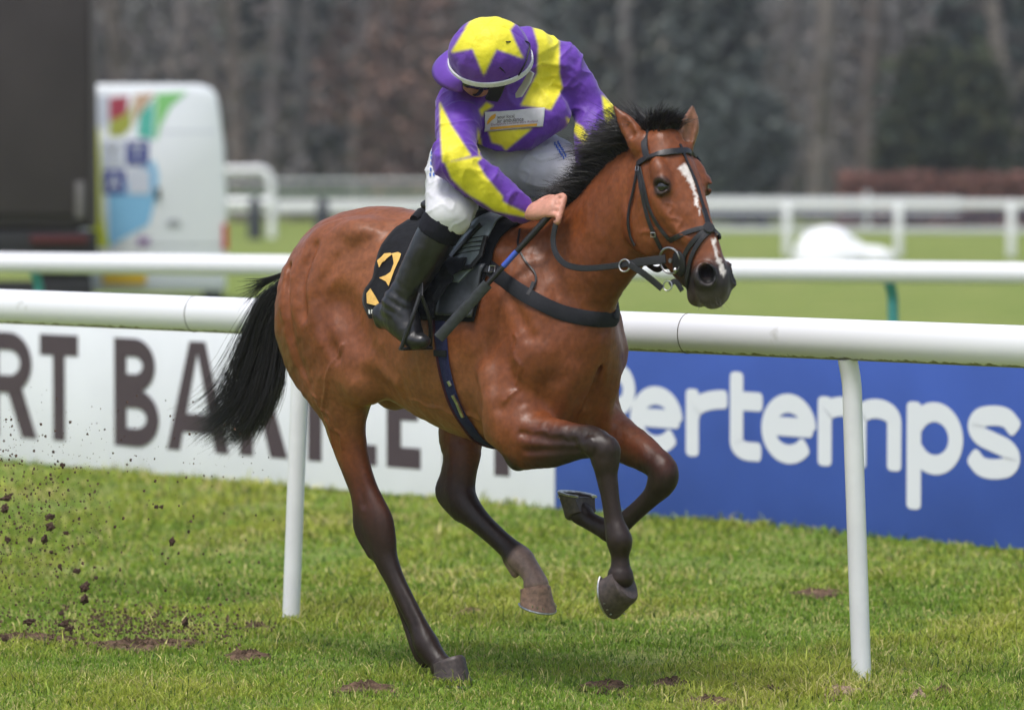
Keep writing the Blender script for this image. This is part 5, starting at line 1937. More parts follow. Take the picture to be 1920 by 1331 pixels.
def decal(mb, poly, tree, off=.007, div=0):
    if any(tree.ray_cast(CAM_L, pix_dir(x, y))[0] is None for x, y in poly):
        return mb
    pts = [hit(x, y, tree, off)[0] for x, y in poly]
    cx_, cy_ = np.mean(poly, 0)
    c = hit(cx_, cy_, tree, off)[0]
    n = len(pts)
    mb.add([c] + pts, [(0, i + 1, (i + 1) % n + 1) for i in range(n)])
    return mb


num = MB()
decal(num, [(709, 490), (713, 503), (718, 494), (724, 490), (728, 485), (738, 478), (734, 476), (723, 477), (717, 483)], CLT)
decal(num, [(737, 477), (748, 475), (754, 478), (751, 488), (745, 501), (741, 511), (735, 511), (741, 495)], CLT)
decal(num, [(741, 511), (737, 522), (731, 538), (726, 529), (713, 522), (726, 518), (735, 511)], CLT)
decal(num, [(690, 551), (697, 542), (706, 556), (716, 574), (704, 573), (691, 569)], CLT)
num.build("cloth_number", M_GOLD, cloth)
ltr = MB()
for x0 in (694, 699, 703, 708):
    decal(ltr, [(x0, 580), (x0 + 3, 581), (x0 + 3, 589), (x0, 587)], CLT, .007)
tag(ltr.build("cloth_lettering", M_WHITE_PRINT, cloth), kind="stuff")

# --- saddle
saddle = empty("saddle", HORSE_MAT)
tag(saddle, "small racing saddle with shiny grey flap under the rider", "saddle")
fl_l = [(.02, .10)] + [to_uphi(x, y) for x, y in ((848, 455), (838, 480), (826, 505), (815, 535))]
fl_r = [(.30, .10)] + [to_uphi(x, y) for x, y in ((932, 430), (920, 470), (900, 505), (868, 535))]
FL = sheet("flap", fl_l, fl_r, .030, M_SADDLE, saddle, rows=20, cols=20, thick=.008)
FLT = tree_of(FL[0])
fl2_l = [to_uphi(x, y) for x, y in ((843, 530), (832, 560), (826, 598))]
fl2_r = [to_uphi(x, y) for x, y in ((915, 500), (905, 545), (892, 596))]
for o_ in sheet("lower_flap", fl2_l, fl2_r, .024, mat("charcoal_panel", (.045, .05, .058), rough=.4, noise=(40, .7, 1.3)), saddle, rows=14, cols=14, thick=.008):
    pass
for pix in ([(935, 425), (925, 462), (903, 502), (872, 534)], [(905, 425), (880, 450), (856, 480), (835, 510), (820, 530)], [(885, 425), (862, 448), (838, 478), (812, 512)]):
    strap(MB(), [(p, n_) for p, n_ in along(pix, .012, FLT)], .017, .005).build("flap_edge", M_LEATHER, saddle)
for k in range(4):
    y = 446 + 9 * k
    strap(MB(), along([(872 - 5 * k, y + 6), (890 - 4 * k, y), (912 - 3 * k, y - 3)], .0055, FLT), .0035, .001).build("flap_crease", M_LEATHER, saddle)
st_ = Clay((-.22, -.24, 1.50), (.42, .24, 1.78), .008)
st_.limb([((-.12, 0, 1.645), .11, .030), ((-.02, 0, 1.625), .10, .022), ((.10, 0, 1.625), .085, .022), ((.20, 0, 1.655), .075, .032)], k=.02)
v_, q_ = st_.mesh(1)
mobj("seat", np_mesh("seat", v_, q_), M_LEATHER, saddle)
mobj("rear_pad", MB().tube([hp(776, 412, -.10), hp(790, 401, -.05), hp(806, 396, .0), hp(830, 398, .08)], [.016, .022, .022, .016], n=10).build("tmp", None).data, M_CLOTH, saddle)
bpy.data.objects.remove(bpy.data.objects["tmp"])
# loose black weight cloth flapping over the lower saddle
fx_l = [to_uphi(x, y) for x, y in ((800, 505), (780, 528), (776, 560), (800, 600))]
fx_r = [to_uphi(x, y) for x, y in ((895, 488), (880, 520), (855, 560), (832, 604))]
sheet("weight_cloth", fx_l, fx_r, .045, M_CLOTH, saddle, rows=22, cols=26, thick=.005, wob=.05, seed=.8)
# stirrups
for s in (-1, 1):
    top = Vector((.14, .30 * s, 1.52))
    ft = Vector(hp(760, 632, -.39))
    ft = Vector((ft[0], .39 * abs(1) * s, ft[2]))
    iron_top = Vector(hp(788, 556, -.40))
    iron_top[1] = .40 * s
    strap(MB(), [(top, Vector((0, s, .2))), ((top + iron_top) / 2 + Vector((0, .02 * s, 0)), Vector((0, s, .2))), (iron_top, Vector((0, s, 0)))], .026, .003).build("stirrup_leather", M_LEATHER, saddle)
    b1 = Vector(hp(752, 654, -.445))
    b1[1] = .445 * s
    b2 = b1 + Vector((.02, -.115 * s, .0))
    mb = MB()
    mb.tube(spline([iron_top + Vector((0, 0, .01)), iron_top * .55 + b1 * .45 + Vector((.012, .012 * s, 0)), b1], 12), [.0075] * 12, n=8)
    mb.tube(spline([iron_top + Vector((0, 0, .01)), iron_top * .55 + b2 * .45 + Vector((.012, -.012 * s, 0)), b2], 12), [.0075] * 12, n=8)
    mb.tube([b1, b2], 1.0, n=8, flat=(.017, .006), side=(1, 0, 0))
    mb.build("stirrup_iron", M_LEATHER, saddle)

# --- girth and breast girth
girth = empty("girth", HORSE_MAT)
tag(girth, "navy and maroon girth strap buckled round the horse's belly", "girth")
gp = along([(826, 600), (829, 640), (834, 680), (843, 720), (857, 760), (878, 795), (905, 826)], .006)
bot = nearest((gp[-1][0][0] + .01, 0, .80), .006)
ring_pts = gp + [bot] + mirror(gp)[::-1]
strap(MB(), ring_pts, .052, .003).build("webbing", M_NAVY, girth)
off_pts = [(p + q * .002 + Vector((-.024, 0, 0)), q) for p, q in ring_pts]
strap(MB(), off_pts, .012, .004).build("edging", M_MAROON, girth)
for pix in ([(844, 712), (849, 721)], [(853, 738), (860, 752), (872, 778)]):
    mb = MB()
    pp = [p for p, _ in along(pix, .012)]
    mb.tube(pp, 1.0, n=8, flat=(.0075, .004), side=(1, 0, 0))
    mb.build("buckle", M_STEEL, girth)
p_, q_ = hit(829, 662, None, .010)
strap(MB(), [(p_ + Vector((-.03, 0, 0)), q_), (p_, q_), (p_ + Vector((.03, 0, 0)), q_)], .022, .003).build("keeper", M_WEB, girth)

breast = empty("breast_girth", HORSE_MAT)
tag(breast, "broad dark webbing breast girth across the horse's chest", "breast girth")
bp_ = along([(895, 492), (918, 503), (945, 524), (975, 546), (1010, 567), (1050, 585), (1090, 595), (1125, 599), (1150, 598)], .005)
front = [nearest((.66, .05, 1.275), .005), nearest((.62, .13, 1.29), .005), nearest((.50, .20, 1.33), .005), nearest((.36, .24, 1.40), .005)]
strap(MB(), bp_ + front, .052, .0028).build("strap", M_WEB, breast)
tg = along([(884, 494), (905, 503), (928, 512)], .016)
strap(MB(), tg, .024, .003).build("loose_end", M_LEATHER, breast)
p_, q_ = hit(930, 507, None, .022)
Rm = q_.to_track_quat('Z', 'Y').to_matrix()
MB().tube([p_ + Rm @ Vector(v) for v in ((-.012, .010, 0), (.012, .010, 0), (.012, -.010, 0), (-.012, -.010, 0), (-.012, .010, 0))], .0022, n=6).build("buckle", M_STEEL, breast)
neck_s = along([(975, 432), (972, 462), (985, 490), (1003, 515), (1003, 535), (993, 552)], .007)
strap(MB(), neck_s, .007, .002).build("safety_cord", M_LEATHER, breast)
strap(MB(), along([(1001, 530), (997, 542), (991, 554)], .010), .014, .003).build("cord_tab", M_LEATHER, breast)
# ------------------------------------------------------------------ the jockey
def frame_dir(w):
    w = np.array(w, float)
    return np.array([w @ HU, w @ HV, w[2]])


HC_ = hp(919, 106, -.20)
KX = frame_dir((-.08, -.66, .75))
KX /= np.linalg.norm(KX)
FW = frame_dir((-.97, 0, .14))
FW -= KX * (FW @ KX)
FW /= np.linalg.norm(FW)
LT = np.cross(KX, FW)
NK = np.array((.235, .03, 2.16))
R_SH, R_EL, R_WR = np.array((.140, -.165, 1.985)), hp(852, 303, -.345), hp(985, 398, -.150)
L_SH, L_EL, L_HD = np.array((.285, .165, 2.115)), hp(1113, 212, .26), np.array((.47, .11, 1.76))
SHD = (L_SH - R_SH) / np.linalg.norm(L_SH - R_SH)
R_HIP, R_KN, R_AN = np.array((.07, -.095, 1.785)), hp(840, 402, -.335), hp(749, 570, -.395)
L_HIP, L_KN, L_AN = np.array((.06, .13, 1.80)), np.array((.38, .30, 1.66)), np.array((.10, .40, 1.30))
R_HEEL, R_TOE = hp(714, 606, -.395), hp(793, 640, -.400)
TORSO = [((.00, .02, 1.79), .150, .105), ((.075, .02, 1.90), .140, .105), ((.155, .01, 2.02), .170, .115), ((.21, .03, 2.11), .155, .095), ((.235, .03, 2.16), .085, .075)]


def torso(K, g):
    K.limb([(p, a + g, b + g) for p, a, b in TORSO], k=.03, side=tuple(SHD))


def arm(K, a, b, c, r, k=.03):
    m1, m2 = (a + b) / 2, (b + c) / 2
    K.limb([(a, r[0]), (m1, r[1]), (b, r[2])], k=k)
    K.limb([(b, r[2]), (m2, r[3]), (c, r[4])], k=k)


def skin_body():
    K = Clay((-.20, -.52, 1.12), (.66, .47, 2.36), .0050)
    torso(K, -.012)
    K.limb([(NK, .06), ((NK + HC_) / 2 - KX * .03, .055), (HC_ - KX * .04, .06)], k=.03)
    H = np.stack([FW, LT, KX], 1)
    K.ball(HC_, (.098, .078, .105), .03, H)                                           # skull
    K.limb([(HC_ - KX * .03 + FW * .040, .064), (HC_ - KX * .115 + FW * .050, .050)], k=.03)   # jaw
    K.limb([(HC_ - KX * .01 + FW * .098, .008), (HC_ - KX * .055 + FW * .116, .013)], k=.014)  # nose
    K.limb([(HC_ - KX * .085 + FW * .092 + LT * .022, .007), (HC_ - KX * .085 + FW * .098, .009), (HC_ - KX * .085 + FW * .092 - LT * .022, .007)], k=.008)   # lips
    K.ball(HC_ - KX * .118 + FW * .085, (.02, .024, .018), .02, H)                    # chin
    for s in (-1, 1):
        K.ball(HC_ - KX * .03 - FW * .012 + LT * .080 * s, (.018, .010, .030), .010, H)   # ears
        K.ball(HC_ - KX * .012 + FW * .092 + LT * .033 * s, (.012, .016, .012), .01, H, sub=True)   # eye sockets
    arm(K, R_SH, R_EL, R_WR, (.058, .048, .042, .038, .027))
    arm(K, L_SH, L_EL, L_HD, (.058, .048, .042, .038, .027))
    for hip, kn, an in ((R_HIP, R_KN, R_AN), (L_HIP, L_KN, L_AN)):
        K.limb([(hip, .095), ((hip + kn) / 2, .075), (kn, .056)], k=.03)
        K.limb([(kn, .056), (kn * .6 + an * .4, .052), (an, .036)], k=.03)
        ft = (R_TOE - R_AN) if kn is R_KN else np.array((.16, 0, -.12))
        K.limb([(an, .034), (an + ft * .25, .026), (an + ft * .42, .020)], k=.02)
    # right hand closed round rein and whip
    kA, kB = hp(1056, 368, -.118), hp(1046, 404, -.160)
    K.limb([(R_WR, .026, .021), (hp(1012, 395, -.150), .036, .024), (hp(1038, 386, -.142), .040, .022)], k=.012, side=tuple((kB - kA) / np.linalg.norm(kB - kA)))
    for i in range(4):
        kn = kA + (kB - kA) * (i / 3)
        back = hp(1030, 388, -.145) + (kB - kA) * (i / 3 - .5) * .8
        sc = (.95, 1.05, 1.0, .85)[i]
        m = kn + np.array((.004, -.004, -.026)) * sc
        t = kn + np.array((-.024, .010, -.026)) * sc
        K.limb([(back, .0095), (kn, .0110), (m, .0094), (t, .0085)], k=.004, n=13)
    K.limb([(hp(1005, 385, -.13), .013), (hp(1028, 372, -.108), .012), (hp(1048, 372, -.100), .010)], k=.010)
    # left hand on the far side of the neck
    for i in range(4):
        b0 = L_HD + np.array((.01, .02 - .013 * i, -.01))
        K.limb([(L_HD, .020), (b0 + (.05, 0, -.02), .011), (b0 + (.07, 0, -.05), .0095), (b0 + (.045, 0, -.07), .0085)], k=.007, n=13)
    K.limb([(L_HD + (.0, -.02, .0), .013), (L_HD + (.045, -.045, .0), .011)], k=.01)
    return K.mesh(1)


def wrinkle(V, N, amp, sc, axis_stretch=(1, 1, 1), seed=.1):
    S = V * np.array(axis_stretch)
    a = vnoise(S, sc, seed)
    b = vnoise(S, sc * 2.3, seed + .11)
    r = np.clip(1 - np.abs(a), 0, 1) ** 4 - .2 + .5 * (np.clip(1 - np.abs(b), 0, 1) ** 4 - .2)
    return V + N * (amp * r)[:, None]


jockey = empty("person", HORSE_MAT)
tag(jockey, "jockey in purple and yellow silks, crouched over the horse and looking down, whip in hand", "person")
M_SKIN = mat("skin", (.56, .27, .20), rough=0.5, spec=0.4, noise=(45, .8, 1.12), bump=(140, .3, .003), sss=0.05)
M_SILK = mat("silks", attr="Col", rough=0.52, spec=0.28, noise=(25, .92, 1.06), bump=(17, .55, .016), sheen=0.15)
M_BREECH = mat("white_breeches", (.64, .64, .67), rough=0.55, spec=0.35, noise=(14, .86, 1.05), bump=(35, .25, .006))
M_BOOT = mat("black_boot", (.012, .012, .013), rough=0.32, spec=0.5, noise=(30, .6, 1.9), bump=(45, .35, .004))
M_SOCK = mat("navy_stocking", (.010, .010, .016), rough=0.8, spec=0.2, bump=(80, .4, .004))
V, Q = skin_body()
mobj("body", np_mesh("body", V, Q), M_SKIN, jockey)

PURPLE, YELLOW = np.array([.125, .040, .36]), np.array([.80, .71, .035])
YPOLY = [[(998, 47), (1049, 62), (1049, 138), (1055, 166), (1033, 207), (1022, 204), (976, 198), (1007, 138), (1009, 86)],
         [(915, 246), (999, 241), (948, 283), (940, 273), (922, 268)], [(898, 207), (912, 192), (926, 199), (907, 211), (905, 221)],
         [(824, 190), (846, 235), (884, 292), (834, 306), (829, 304), (825, 242)], [(896, 238), (902, 263), (905, 292), (898, 292), (895, 263)],
         [(834, 306), (893, 294), (905, 295), (895, 305), (910, 330), (943, 369), (942, 377), (949, 382), (986, 400), (985, 408), (960, 403), (927, 396), (904, 380), (883, 369), (865, 354), (846, 335)],
         [(1128, 178), (1165, 205), (1170, 250), (1140, 246), (1134, 221)], [(1060, 219), (1092, 238), (1104, 256), (1099, 276), (1070, 242)]]


def silk_cols(V, N, polys, base=PURPLE, top=YELLOW):
    q = project(V)
    w = np.zeros(len(V))
    face = (np.array(CAM_L) - V)
    vis = (face * N).sum(1) > -2.0
    taps = [(0, 0)] + [(r * math.cos(a), r * math.sin(a)) for r in (1.6, 3.0) for a in np.linspace(0, 2 * math.pi, 9)[:-1]]
    for pl in polys:
        for dx, dy in taps:
            w += in_poly(q + (dx, dy), pl) / len(taps)
    w = np.where(vis, np.minimum(w, 1), 0)[:, None]
    return base * (1 - w) + top * w


K = Clay((-.20, -.50, 1.55), (.66, .47, 2.36), .0048)
torso(K, .012)
K.ball((.245, .055, 2.175), (.09, .12, .065), .05)                       # rounded upper back
K.ball((.19, -.06, 1.98), (.10, .10, .12), .05)                          # silk bellying forward off the chest
K.limb([(hp(925, 262, -.06), .07), (hp(975, 245, .0), .075), (hp(1028, 212, .09), .075)], k=.05)   # silk hanging at the waist
h1, h2, h3 = hp(902, 289, -.13), hp(945, 297, -.09), hp(1032, 260, .12)
hn = np.cross(h2 - h1, h3 - h1)
hn = hn if hn[2] < 0 else -hn
hn /= np.linalg.norm(hn)
hn = hn + np.array((-.25, 0, 0))
K.cut(h2, hn, .01)
arm(K, R_SH, R_EL, R_WR, (.082, .072, .066, .064, .036), k=.035)
arm(K, L_SH, L_EL, L_HD, (.088, .070, .062, .055, .036), k=.035)
K.limb([((R_EL + R_WR) / 2 + (0, -.01, -.015), .052), (R_WR * .8 + R_EL * .2 + (0, 0, -.01), .040)], k=.03)
V, Q = K.mesh(2)
N = vnormals(V, Q)
V2 = wrinkle(V, N, .0020, 13, (1.0, .8, 1.0), .2)


def folds(V, N, a, b, reach, amp, sc, squash, seed):
    """cloth folds running across the limb from a to b"""
    ax = (b - a) / np.linalg.norm(b - a)
    t = np.clip((V - a) @ ax, 0, np.linalg.norm(b - a))
    near = sstep(np.linalg.norm(V - (a + t[:, None] * ax), axis=1), reach * 1.25, reach * .8)
    S = V + np.outer((V - a) @ ax, ax) * (squash - 1) + np.cross(V - a, ax) * .35
    n = vnoise(S, sc, seed)
    r = np.clip(1 - np.abs(n) * 1.1, 0, 1) ** 2 - .3
    return V + N * (amp * r * near)[:, None]


V2 = folds(V2, N, R_SH, R_EL, .12, .0080, 17, 2.4, .11)
V2 = folds(V2, N, R_EL, R_WR, .11, .0090, 18, 2.6, .22)
V2 = folds(V2, N, L_SH, L_EL, .13, .0075, 18, 2.2, .33)
V2 = folds(V2, N, np.array(TORSO[1][0]), np.array(TORSO[3][0]), .22, .0080, 18, 1.8, .44)
V2 = wrinkle(V2, N, .0007, 60, (1, 1, 1), .5)
V2 = relax(V2, Q, 1)
cols = silk_cols(V2, N, YPOLY)
me = np_mesh("silk_jacket", V2, Q)
set_col(me, cols)
jacket = mobj("silk_jacket", me, M_SILK, jockey)
JT = tree_of(jacket)

K = Clay((-.22, -.46, 1.48), (.52, .42, 2.0), .006)
K.limb([((.03, .03, 1.775), .150, .115), ((.08, .03, 1.87), .145, .115)], k=.03, side=tuple(SHD))
K.limb([(R_HIP, .115), ((R_HIP + R_KN) / 2 + (0, -.005, .0), .098), (R_KN, .078)], k=.04)
K.limb([(L_HIP, .125), ((L_HIP + L_KN) / 2 + (.02, -.06, .035), .115), (L_KN, .085)], k=.10)
K.cut(R_KN + (R_AN - R_KN) * .10, (R_AN - R_KN), .006)
V, Q = K.mesh(2)
N = vnormals(V, Q)
V = wrinkle(V, N, .0075, 15, (.8, 1.0, 1.2), .35)
breeches = mobj("breeches", np_mesh("breeches", V, Q), M_BREECH, jockey)
BT = tree_of(breeches)
M_BLUE = mat("blue_print", (.06, .14, .52), rough=.6)
bl_ = MB()
r2 = random.Random(4)
for (xa, ya), (xb, yb) in (((812, 258), (808, 326)), ((818, 254), (814, 332)), ((824, 262), (820, 320)), ((1040, 268), (1058, 296)), ((1046, 266), (1062, 292))):
    k = 0.0
    while k < 1:
        x, y = xa + (xb - xa) * k, ya + (yb - ya) * k
        if BT.ray_cast(CAM_L, pix_dir(x + 1, y + 3))[0] is None:
            k += .13
            continue
        decal(bl_, [(x - 1.6, y), (x + 1.2, y - .6), (x + 1.4, y + 5 + 2 * r2.random()), (x - 1.0, y + 6)], BT, .003)
        k += .13 + .05 * r2.random()
tag(bl_.build("leg_lettering", M_BLUE, jockey), kind="stuff")


def boot(kn, an, heel, toe):
    K = Clay(np.minimum.reduce([kn, an, heel, toe]) - .11, np.maximum.reduce([kn, an, heel, toe]) + .11, .0055)
    d = an - kn
    K.limb([(kn + d * .03, .064), (kn + d * .30, .068), (kn + d * .62, .060), (an - d * .08, .050), (an, .052)], k=.02, n=21)
    H, T = heel + (.018, 0, .030), toe
    K.limb([(H, .042), (H * .5 + T * .5 + (0, 0, .006), .045), (T - (.04, 0, -.006), .041, .034), (T, .030, .023)], k=.02, n=16)
    K.limb([(an, .052), (an * .5 + H * .2 + T * .3, .052), (H * .4 + T * .6 + (0, 0, .014), .040)], k=.03)
    K.limb([(heel + (.01, 0, .0), .030, .018), (heel + (.02, 0, .02), .034)], k=.012)
    V, Q = K.mesh(2)
    N = vnormals(V, Q)
    f = np.exp(-(((V - an) ** 2).sum(1)) / .06 ** 2)
    V = V + N * (.005 * f * np.sin(((V - an) @ (d / np.linalg.norm(d))) * 190 + 1.5 * vnoise(V, 20, .6)))[:, None]
    V = wrinkle(V, N, .0016, 30, (1, 1, 1), .15)
    return V, Q


for kn, an, he, to in ((R_KN, R_AN, R_HEEL, R_TOE), (L_KN, L_AN, L_AN + (-.06, 0, -.07), L_AN + (.17, 0, -.13))):
    V, Q = boot(kn, an, np.array(he), np.array(to))
    bo = mobj("boot", np_mesh("boot", V, Q), M_BOOT, jockey)
    d = an - kn
    K = Clay(kn - .13, kn + .13, .0055)
    K.limb([(kn - d * .02, .066), (kn + d * .10, .074), (kn + d * .24, .070)], k=.02)
    K.cut(kn + d * .24, d)
    V, Q = K.mesh(2)
    V = wrinkle(V, vnormals(V, Q), .002, 60, (1, 1, 1), .4)
    mobj("stocking", np_mesh("stocking", V, Q), M_SOCK, jockey)

# cap: silk cover with a star over the helmet, band, peak, goggles
cap = empty("cap")
cap.parent = jockey
HM = Matrix(((FW[0], LT[0], KX[0], HC_[0]), (FW[1], LT[1], KX[1], HC_[1]), (FW[2], LT[2], KX[2], HC_[2]), (0, 0, 0, 1)))
nu, nv = 120, 56
Vd = []
for i in range(nv + 1):
    th = math.pi * .60 * i / nv
    for j in range(nu):
        a = 2 * math.pi * j / nu
        rr_ = 1 + .015 * math.sin(5 * a + 1) * math.sin(th) + .01 * math.sin(11 * a + 3 * th)
        Vd.append(HM @ Vector((.140 * math.sin(th) * math.cos(a) * rr_, .124 * math.sin(th) * math.sin(a) * rr_, .126 * math.cos(th) + .010)))
Vd = np.array([tuple(p) for p in Vd])
Qd = np.array([(i * nu + j, (i + 1) * nu + j, (i + 1) * nu + (j + 1) % nu, i * nu + (j + 1) % nu) for i in range(nv) for j in range(nu)])
Nd = vnormals(Vd, Qd)
STAR = [(907, 143), (931, 93), (982, 111), (957, 57), (967, 44), (945, 24), (915, 20), (888, 30), (876, 47), (846, 100), (886, 92)]
cc = silk_cols(Vd, Nd, [STAR])
seam = sum(np.exp(-((np.abs(((np.arctan2((Vd - HC_) @ LT, (Vd - HC_) @ FW) + k * math.pi / 3 + math.pi) % (2 * math.pi)) - math.pi)) / .03) ** 2) for k in range(6))
Vd = Vd + Nd * (.0016 * vnoise(Vd, 40, .2) + .0008 * vnoise(Vd, 100, .4) - .002 * np.clip(seam, 0, 1))[:, None]
me = np_mesh("cap_cover", Vd, Qd)
set_col(me, cc)
mobj("cap_cover", me, M_SILK, cap)
CT_ = BVHTree.FromPolygons([tuple(q) for q in Vd], [tuple(int(i) for i in f) for f in Qd])
strap(MB(), along([(983, 58), (989, 80), (988, 104), (979, 128), (962, 149), (948, 160)], .003, CT_), .005, .0018).build("cap_cord", M_RUBBER, cap)
M_BAND = mat("white_elastic", (.70, .70, .73), rough=.6, noise=(80, .85, 1.05))
th = math.pi * .585
bpts = [HM @ Vector((.146 * math.sin(th) * math.cos(a), .130 * math.sin(th) * math.sin(a), .118 * math.cos(th) + .012)) for a in np.linspace(0, 2 * math.pi, 49)]
MB().tube(bpts, 1.0, n=8, cap=False, flat=(.010, .004), side=tuple(KX)).build("cap_band", M_BAND, cap)
pk = MB()
rows = []
for j, a in enumerate(np.linspace(-1.20, .92, 25)):
    for k in range(6):
        e = k / 5
        r1, r2_ = .138, .124
        ext = .062 * math.cos((a + .14) / 1.07 * math.pi / 2) ** .55 * e
        rows.append(HM @ Vector(((r1 + ext) * math.cos(a), (r2_ + ext * .8) * math.sin(a), -.022 - .030 * e * e - .012 * e)))
pk.add(rows, [(j * 6 + k, (j + 1) * 6 + k, (j + 1) * 6 + k + 1, j * 6 + k + 1) for j in range(24) for k in range(5)])
po = pk.build("peak", mat("purple_peak", tuple(PURPLE), rough=.42, noise=(25, .92, 1.06)), cap)
md_ = po.modifiers.new("thickness", 'SOLIDIFY')
md_.thickness = .006
MB().lathe([(.006, 0), (.006, .003), (.003, .005), (.0005, .005)], n=10, M=HM @ Matrix.Translation((0, 0, .128))).build("cap_button", M_RUBBER, cap)
gog = MB()
for z0, w_, off_ in ((-.052, .017, .006),):
    gpts = [HM @ Vector((.104 * math.cos(a) + (.012 if abs(a) < 1.0 else 0), .090 * math.sin(a), z0 - .012 * math.cos(a))) for a in np.linspace(-2.6, 2.6, 41)]
    gog.tube(gpts, 1.0, n=8, flat=(w_, off_), side=tuple(KX))
gog.build("goggles", mat("dark_goggles", (.008, .008, .010), rough=.18, spec=.5), jockey)
cs = [HM @ Vector(p) for p in ((.02, .098, -.04), (.03, .088, -.08), (.055, .055, -.125), (.065, 0, -.145), (.055, -.055, -.125), (.03, -.088, -.08), (.02, -.098, -.04))]
MB().tube(spline([tuple(c) for c in cs], 25), 1.0, n=6, flat=(.008, .003), side=tuple(FW)).build("chin_strap", M_LEATHER, jockey)
cup = [HM @ Vector(p) for p in ((-.035, .104, -.035), (-.020, .104, -.075), (-.005, .090, -.112))]
MB().tube(cup, 1.0, n=8, flat=(.024, .008), side=tuple(FW)).build("chin_cup", mat("black_padding", (.010, .010, .011), rough=.7), jockey)
tg_ = MB()
tq = [(992, 133), (999, 138), (992, 156), (976, 182), (967, 184), (966, 176), (978, 158)]
tp = []
for x, y in tq:
    tp.append(Vector(hp(x, y, -.10)))
tg_.add(tp + [p + Vector((.004, .004, 0)) for p in tp], [tuple(range(7)), tuple(range(13, 6, -1))] + [(i, (i + 1) % 7, 7 + (i + 1) % 7, 7 + i) for i in range(7)])
tg_.build("collar_tag", mat("white_tag", (.66, .66, .68), rough=.6), jockey, smooth=False)

# chest patch with its print
PQ = np.array([(907, 210), (1022, 203), (1017, 238), (907, 247)], float)


def patch_pt(s, t, off):
    """s 0..1 left to right, t 0..1 top to bottom"""
    p = (1 - t) * ((1 - s) * PQ[0] + s * PQ[1]) + t * ((1 - s) * PQ[3] + s * PQ[2])
    return hit(p[0], p[1], JT, off)[0]


mb = MB()
gx, gy = 30, 10
gv = np.array([tuple(patch_pt(i / gx, j / gy, .006)) for j in range(gy + 1) for i in range(gx + 1)])
gq = [(j * (gx + 1) + i, (j + 1) * (gx + 1) + i, (j + 1) * (gx + 1) + i + 1, j * (gx + 1) + i + 1) for j in range(gy) for i in range(gx)]
gv = relax(gv, np.array(gq), 3)
mb.add(gv, gq)
patch = mb.build("sponsor_patch", mat("white_patch", (.66, .64, .66), rough=.6, noise=(30, .85, 1.05)), jockey)
sol = patch.modifiers.new("thickness", 'SOLIDIFY')
sol.thickness = .003
PT = BVHTree.FromPolygons([tuple(p) for p in gv], gq)


def patch_on(s, t, off=.003):
    p = (1 - t) * ((1 - s) * PQ[0] + s * PQ[1]) + t * ((1 - s) * PQ[3] + s * PQ[2])
    return hit(p[0], p[1], PT, off)[0]


def patch_text(txt, s0, s1, t0, t1, material, name):
    vs, fs = text_polys(txt)
    w, h0, h1 = vs[:, 0].max(), vs[:, 1].min(), vs[:, 1].max()
    out = [patch_on(s0 + (s1 - s0) * x / w, t1 - (t1 - t0) * (y - h0) / (h1 - h0)) for x, y in vs]
    MB().add(out, fs).build(name, material, patch, smooth=False)


M_INK = mat("dark_print", (.05, .03, .02), rough=.6)
M_ORANGE = mat("orange_print", (.72, .36, .03), rough=.6)
M_MAGENTA = mat("plum_print", (.20, .05, .12), rough=.6)
patch_text("your local", .22, .50, .22, .46, M_INK, "patch_text")
patch_text("air ambulance", .22, .66, .40, .62, M_INK, "patch_text")
patch_text("Derbyshire Leicestershire Rutland", .12, .90, .62, .76, M_MAGENTA, "patch_text")
ob = MB()
ob.add([patch_on(.11 + .79 * (i // 2) / 8, .80 + .13 * (i % 2)) for i in range(18)], [(2 * i, 2 * i + 1, 2 * i + 3, 2 * i + 2) for i in range(8)])
ob.build("patch_bar", M_ORANGE, patch)
bd = MB()
bird = [(.05, .52), (.09, .34), (.13, .22), (.19, .12), (.20, .22), (.18, .36), (.13, .46), (.10, .56), (.055, .66)]
bd.add([patch_on(s, t) for s, t in bird], [(0, 1, 7), (1, 2, 6), (1, 6, 7), (2, 3, 4), (2, 4, 5), (2, 5, 6), (0, 7, 8)])
bd.build("patch_bird", M_ORANGE, patch)

# --- whip
whip = empty("whip", HORSE_MAT)
tag(whip, "black padded riding whip held low in the jockey's right hand", "whip")
wa, wb = hp(1032, 402, -.150), hp(822, 634, -.385)
wd = wb - wa
MB().tube([wa, wa + wd * .16, wa + wd * .30], [.0115, .0110, .0100], n=10).build("handle", M_RUBBER, whip)
MB().tube([wa + wd * .30, wa + wd * .42], .0098, n=10).build("blue_band", mat("blue_binding", (.04, .09, .45), rough=.5), whip)
MB().tube([wa + wd * .42, wa + wd * .58], .0095, n=10).build("shaft", M_LEATHER, whip)
MB().tube([wa + wd * .56, wa + wd * .60, wa + wd * .98, wb], 1.0, n=12, flat=(.019, .010), side=(.2, 0, 1)).build("padded_end", mat("grey_padding", (.035, .038, .045), rough=.45, noise=(60, .7, 1.3)), whip)
# ------------------------------------------------------------------ soil thrown up behind the horse
def clod_mesh(seed, rough=.55):
    bm = bmesh.new()
    bmesh.ops.create_icosphere(bm, subdivisions=3, radius=1)
    r = random.Random(seed)
    off = Vector((r.uniform(0, 50), r.uniform(0, 50), r.uniform(0, 50)))
    for v in bm.verts:
        v.co *= 1 + rough * mnoise.noise(v.co * 1.6 + off) * 1.6 + rough * .6 * mnoise.noise(v.co * 4 + off)
    me = bpy.data.meshes.new("soil_clod")
    bm.to_mesh(me)
    bm.free()
    return me


